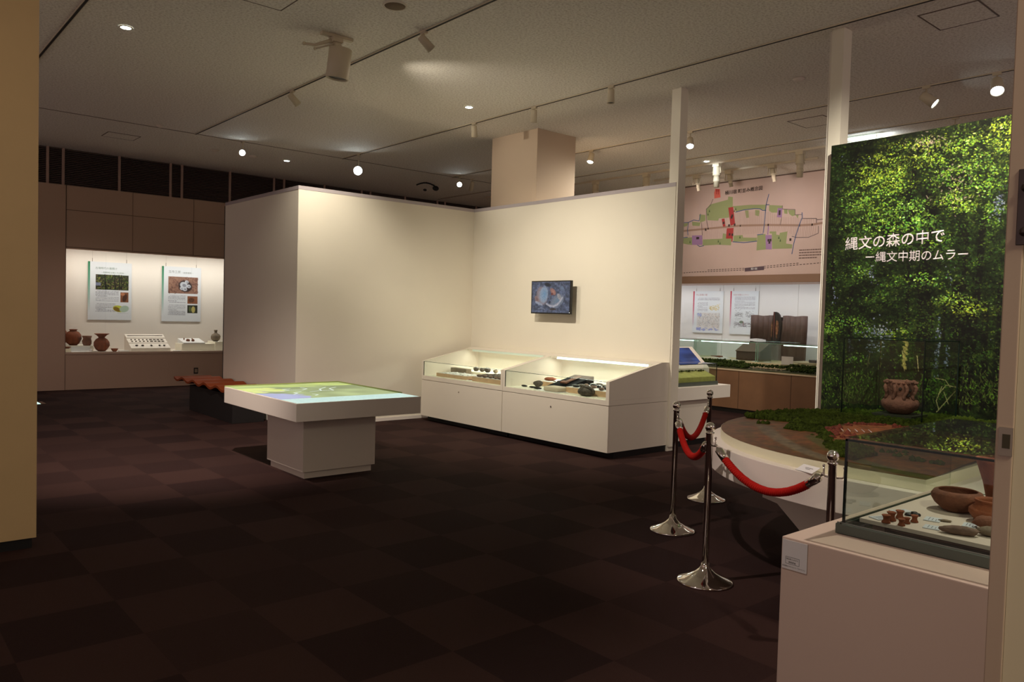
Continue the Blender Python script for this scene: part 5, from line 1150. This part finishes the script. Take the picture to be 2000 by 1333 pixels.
npot(2.93, 15.48, [(a * .9, b * 1.12) for a, b in J2], CLAYN, 'rounded red jar cut by the left edge of the far niche', z=NZ + .10)
npot(3.29, 15.17, [(.001, 0), (.05, 0), (.07, .03), (.075, .08), (.06, .12), (.078, .17), (.072, .17), (.04, .12), (.001, .08)], CLAY, 'smaller dark brown broken pot right of the rounded jar', z=NZ + .10, wob=.08)
tag(MB().lathe((2.955, 15.0, NZ + .06), [(.001, 0), (.03, 0), (.06, .03), (.056, .03), (.001, .01)], 24).build('small_dish', CLAY), 'small brown dish at the lower left corner of the far niche', 'dish')
tag(MB().box(2.91, 3.0, 14.95, 15.05, NZ, NZ + .06).build('dish_stand', CASEIN), 'small cream stand under the brown dish', 'stand')
t = thing('open_tray', (3.15, 15.0, NZ), 'open pale box at the front left of the far niche', 'box')
MB().box(3.0, 3.32, 14.9, 15.08, NZ, NZ + .01).box(3.0, 3.32, 15.07, 15.08, NZ, NZ + .09).box(3.31, 3.32, 14.9, 15.08, NZ, NZ + .05).build('walls', OFFW, t)
npot(3.69, 14.98, [(.001, 0), (.025, 0), (.045, .02), (.062, .055), (.056, .055), (.03, .015), (.001, .01)], CLAYN, 'small brown footed bowl right of the flared pot', 'clay_bowl', 'bowl', wob=.01)
tag(B(3.76, 3.92, 14.95, 15.03, NZ, NZ + .02).build('caption_card', OFFW), 'white caption card beside the small brown bowl', 'card', 'caption cards in the far niche')
tag(B(4.68, 4.80, 14.90, 14.97, NZ, NZ + .012).build('caption_card', OFFW), 'white caption card right of the stepped stand', 'card', 'caption cards in the far niche')
t = thing('stepped_stand', (4.25, 15.1, NZ), 'sloping white stand with rows of small dark beads and blades in the far niche', 'stand')
prof = [(14.92, NZ), (15.38, NZ), (15.38, NZ + .295), (15.25, NZ + .235), (15.245, NZ + .215), (15.09, NZ + .15), (15.085, NZ + .135), (14.92, NZ + .06)]
MB().prism(prof, 3.95, 4.62, axis='x').build('body', M('stand_white', (222, 212, 200), .6), t)
for i in range(40): tag(MB().ball((3.99 + i * .0152, 15.315, NZ + .272), .0058, .012 + .006 * (i < 6 or i > 32), .006, 8).build('stone_bead', STONED), 'tiny dark bead in the %s of the top row of the sloping stand' % ['left quarter', 'second quarter', 'third quarter', 'right quarter'][i // 10], 'bead', 'beads in the top row, ' + ['left', 'centre left', 'centre right', 'right'][i // 10])
for r_, (yy, zz, n_) in enumerate(((15.20, .201, 9), (15.135, .174, 9))):
    for i in range(n_): tag(MB().ball((4.02 + i * .066, yy, NZ + zz), .028 if i > 4 else .016, .018, .010, 10, .1).build('stone_artifact', STONED), 'dark stone piece in the %s of the middle rows on the sloping stand' % ('upper' if r_ == 0 else 'lower'), 'stone piece', 'stone pieces in the %s middle row' % ('upper' if r_ == 0 else 'lower'))
for x, ry, lb in ((4.06, .012, 'short dark blade leftmost in the bottom row of the sloping stand'), (4.16, .014, 'short dark blade second from left in the bottom row'), (4.31, .035, 'long dark blade in the middle of the bottom row'), (4.45, .03, 'dark stone left of the last one in the bottom row'), (4.53, .04, 'dark stone rightmost in the bottom row')):
    tag(MB().ball((x, 15.0, NZ + .105), .026 if ry < .03 else .017, ry + .008, .014, 10, .1).build('stone_knife', OBSID), lb, 'stone blade', 'blades in the bottom row')
tag(MB().box(4.85, 5.46, 15.02, 15.4, NZ, NZ + .13).build('display_block', CASEIN, bevel=.004), 'cream block at the right of the far niche', 'block')
tag(MB().box(5.46, 5.8, 15.0, 15.4, NZ, NZ + .17).build('display_block', CASEIN, bevel=.004), 'taller cream block under the grey jar at the right end of the far niche', 'block')
tag(MB().prism([(15.02, NZ + .131), (15.36, NZ + .131), (15.36, NZ + .22), (15.02, NZ + .15)], 4.88, 5.28, axis='x').build('sloped_board', OFFW), 'white sloped board on the cream block in the far niche', 'board')
for x, y, z, rx, rz, lb in ((5.0, 15.14, .178, .035, .03, 'dark round shard on the white sloped board'), (5.09, 15.13, .176, .03, .028, 'second dark shard right of the round one on the white sloped board'), (4.96, 15.24, .20, .012, .025, 'small upright shard at the back of the white sloped board'), (5.12, 15.27, .205, .012, .01, 'tiny shard at the back right of the white sloped board')):
    tag(MB().ball((x, y, NZ + z + .01), rx, rx, rz, 12, .15).build('clay_shard', CLAY), lb, 'shard')
npot(5.56, 15.25, [(.001, 0), (.05, 0), (.085, .04), (.09, .09), (.07, .13), (.03, .15), (.025, .17), (.032, .20), (.034, .215), (.02, .215), (.001, .18)], CLAYG, 'round grey green jar with a narrow neck at the right of the far niche', 'narrow_neck_jar', 'jar', z=NZ + .17)
for x, m_, lb in ((5.49, OBSID, 'small black piece below the grey jar'), (5.72, OBSID, 'small black piece at the niche edge right of the grey jar')): tag(B(x - .035, x + .035, 15.04, 15.09, NZ + .171, NZ + .185).build('black_piece', m_), lb, 'stone piece')
tag(B(5.56, 5.66, 15.03, 15.08, NZ + .171, NZ + .18).build('caption_card', OFFW), 'white caption card below the grey jar', 'card', 'caption cards in the far niche')

# wall outlet and floor guide light
t = thing('wall_outlet', (5.04, 14.795, .25), 'small wall outlet plate low on the far wall above the bench', 'outlet')
B(5.0, 5.075, 14.79, 14.8, .215, .325).build('frame', BLACK, t); B(5.012, 5.063, 14.786, 14.79, .235, .305).build('socket', M('outlet_socket', (150, 130, 112), .5), t)
t = thing('floor_guide_light', (2.05, 13.05, .002), 'glowing pale green exit guide sign set in the floor at the left', 'exit sign')
B(1.85, 2.28, 12.88, 13.22, .0005, .006).build('frame', DCHROME, t); B(1.87, 2.21, 12.9, 13.2, .006, .008).build('sign_panel', M('exit_glow', (190, 235, 215), .5, emis=1.1, ecol=(.62, .95, .82)), t)
mk = MB().box(1.93, 2.03, 12.96, 13.14, .008, .0085).box(2.06, 2.10, 12.96, 13.14, .008, .0085); mk.build('running_figure_mark', M('exit_green', (30, 120, 84), .5), t)

for o in list(bpy.data.objects):
    if '_o' in o: del o['_o']
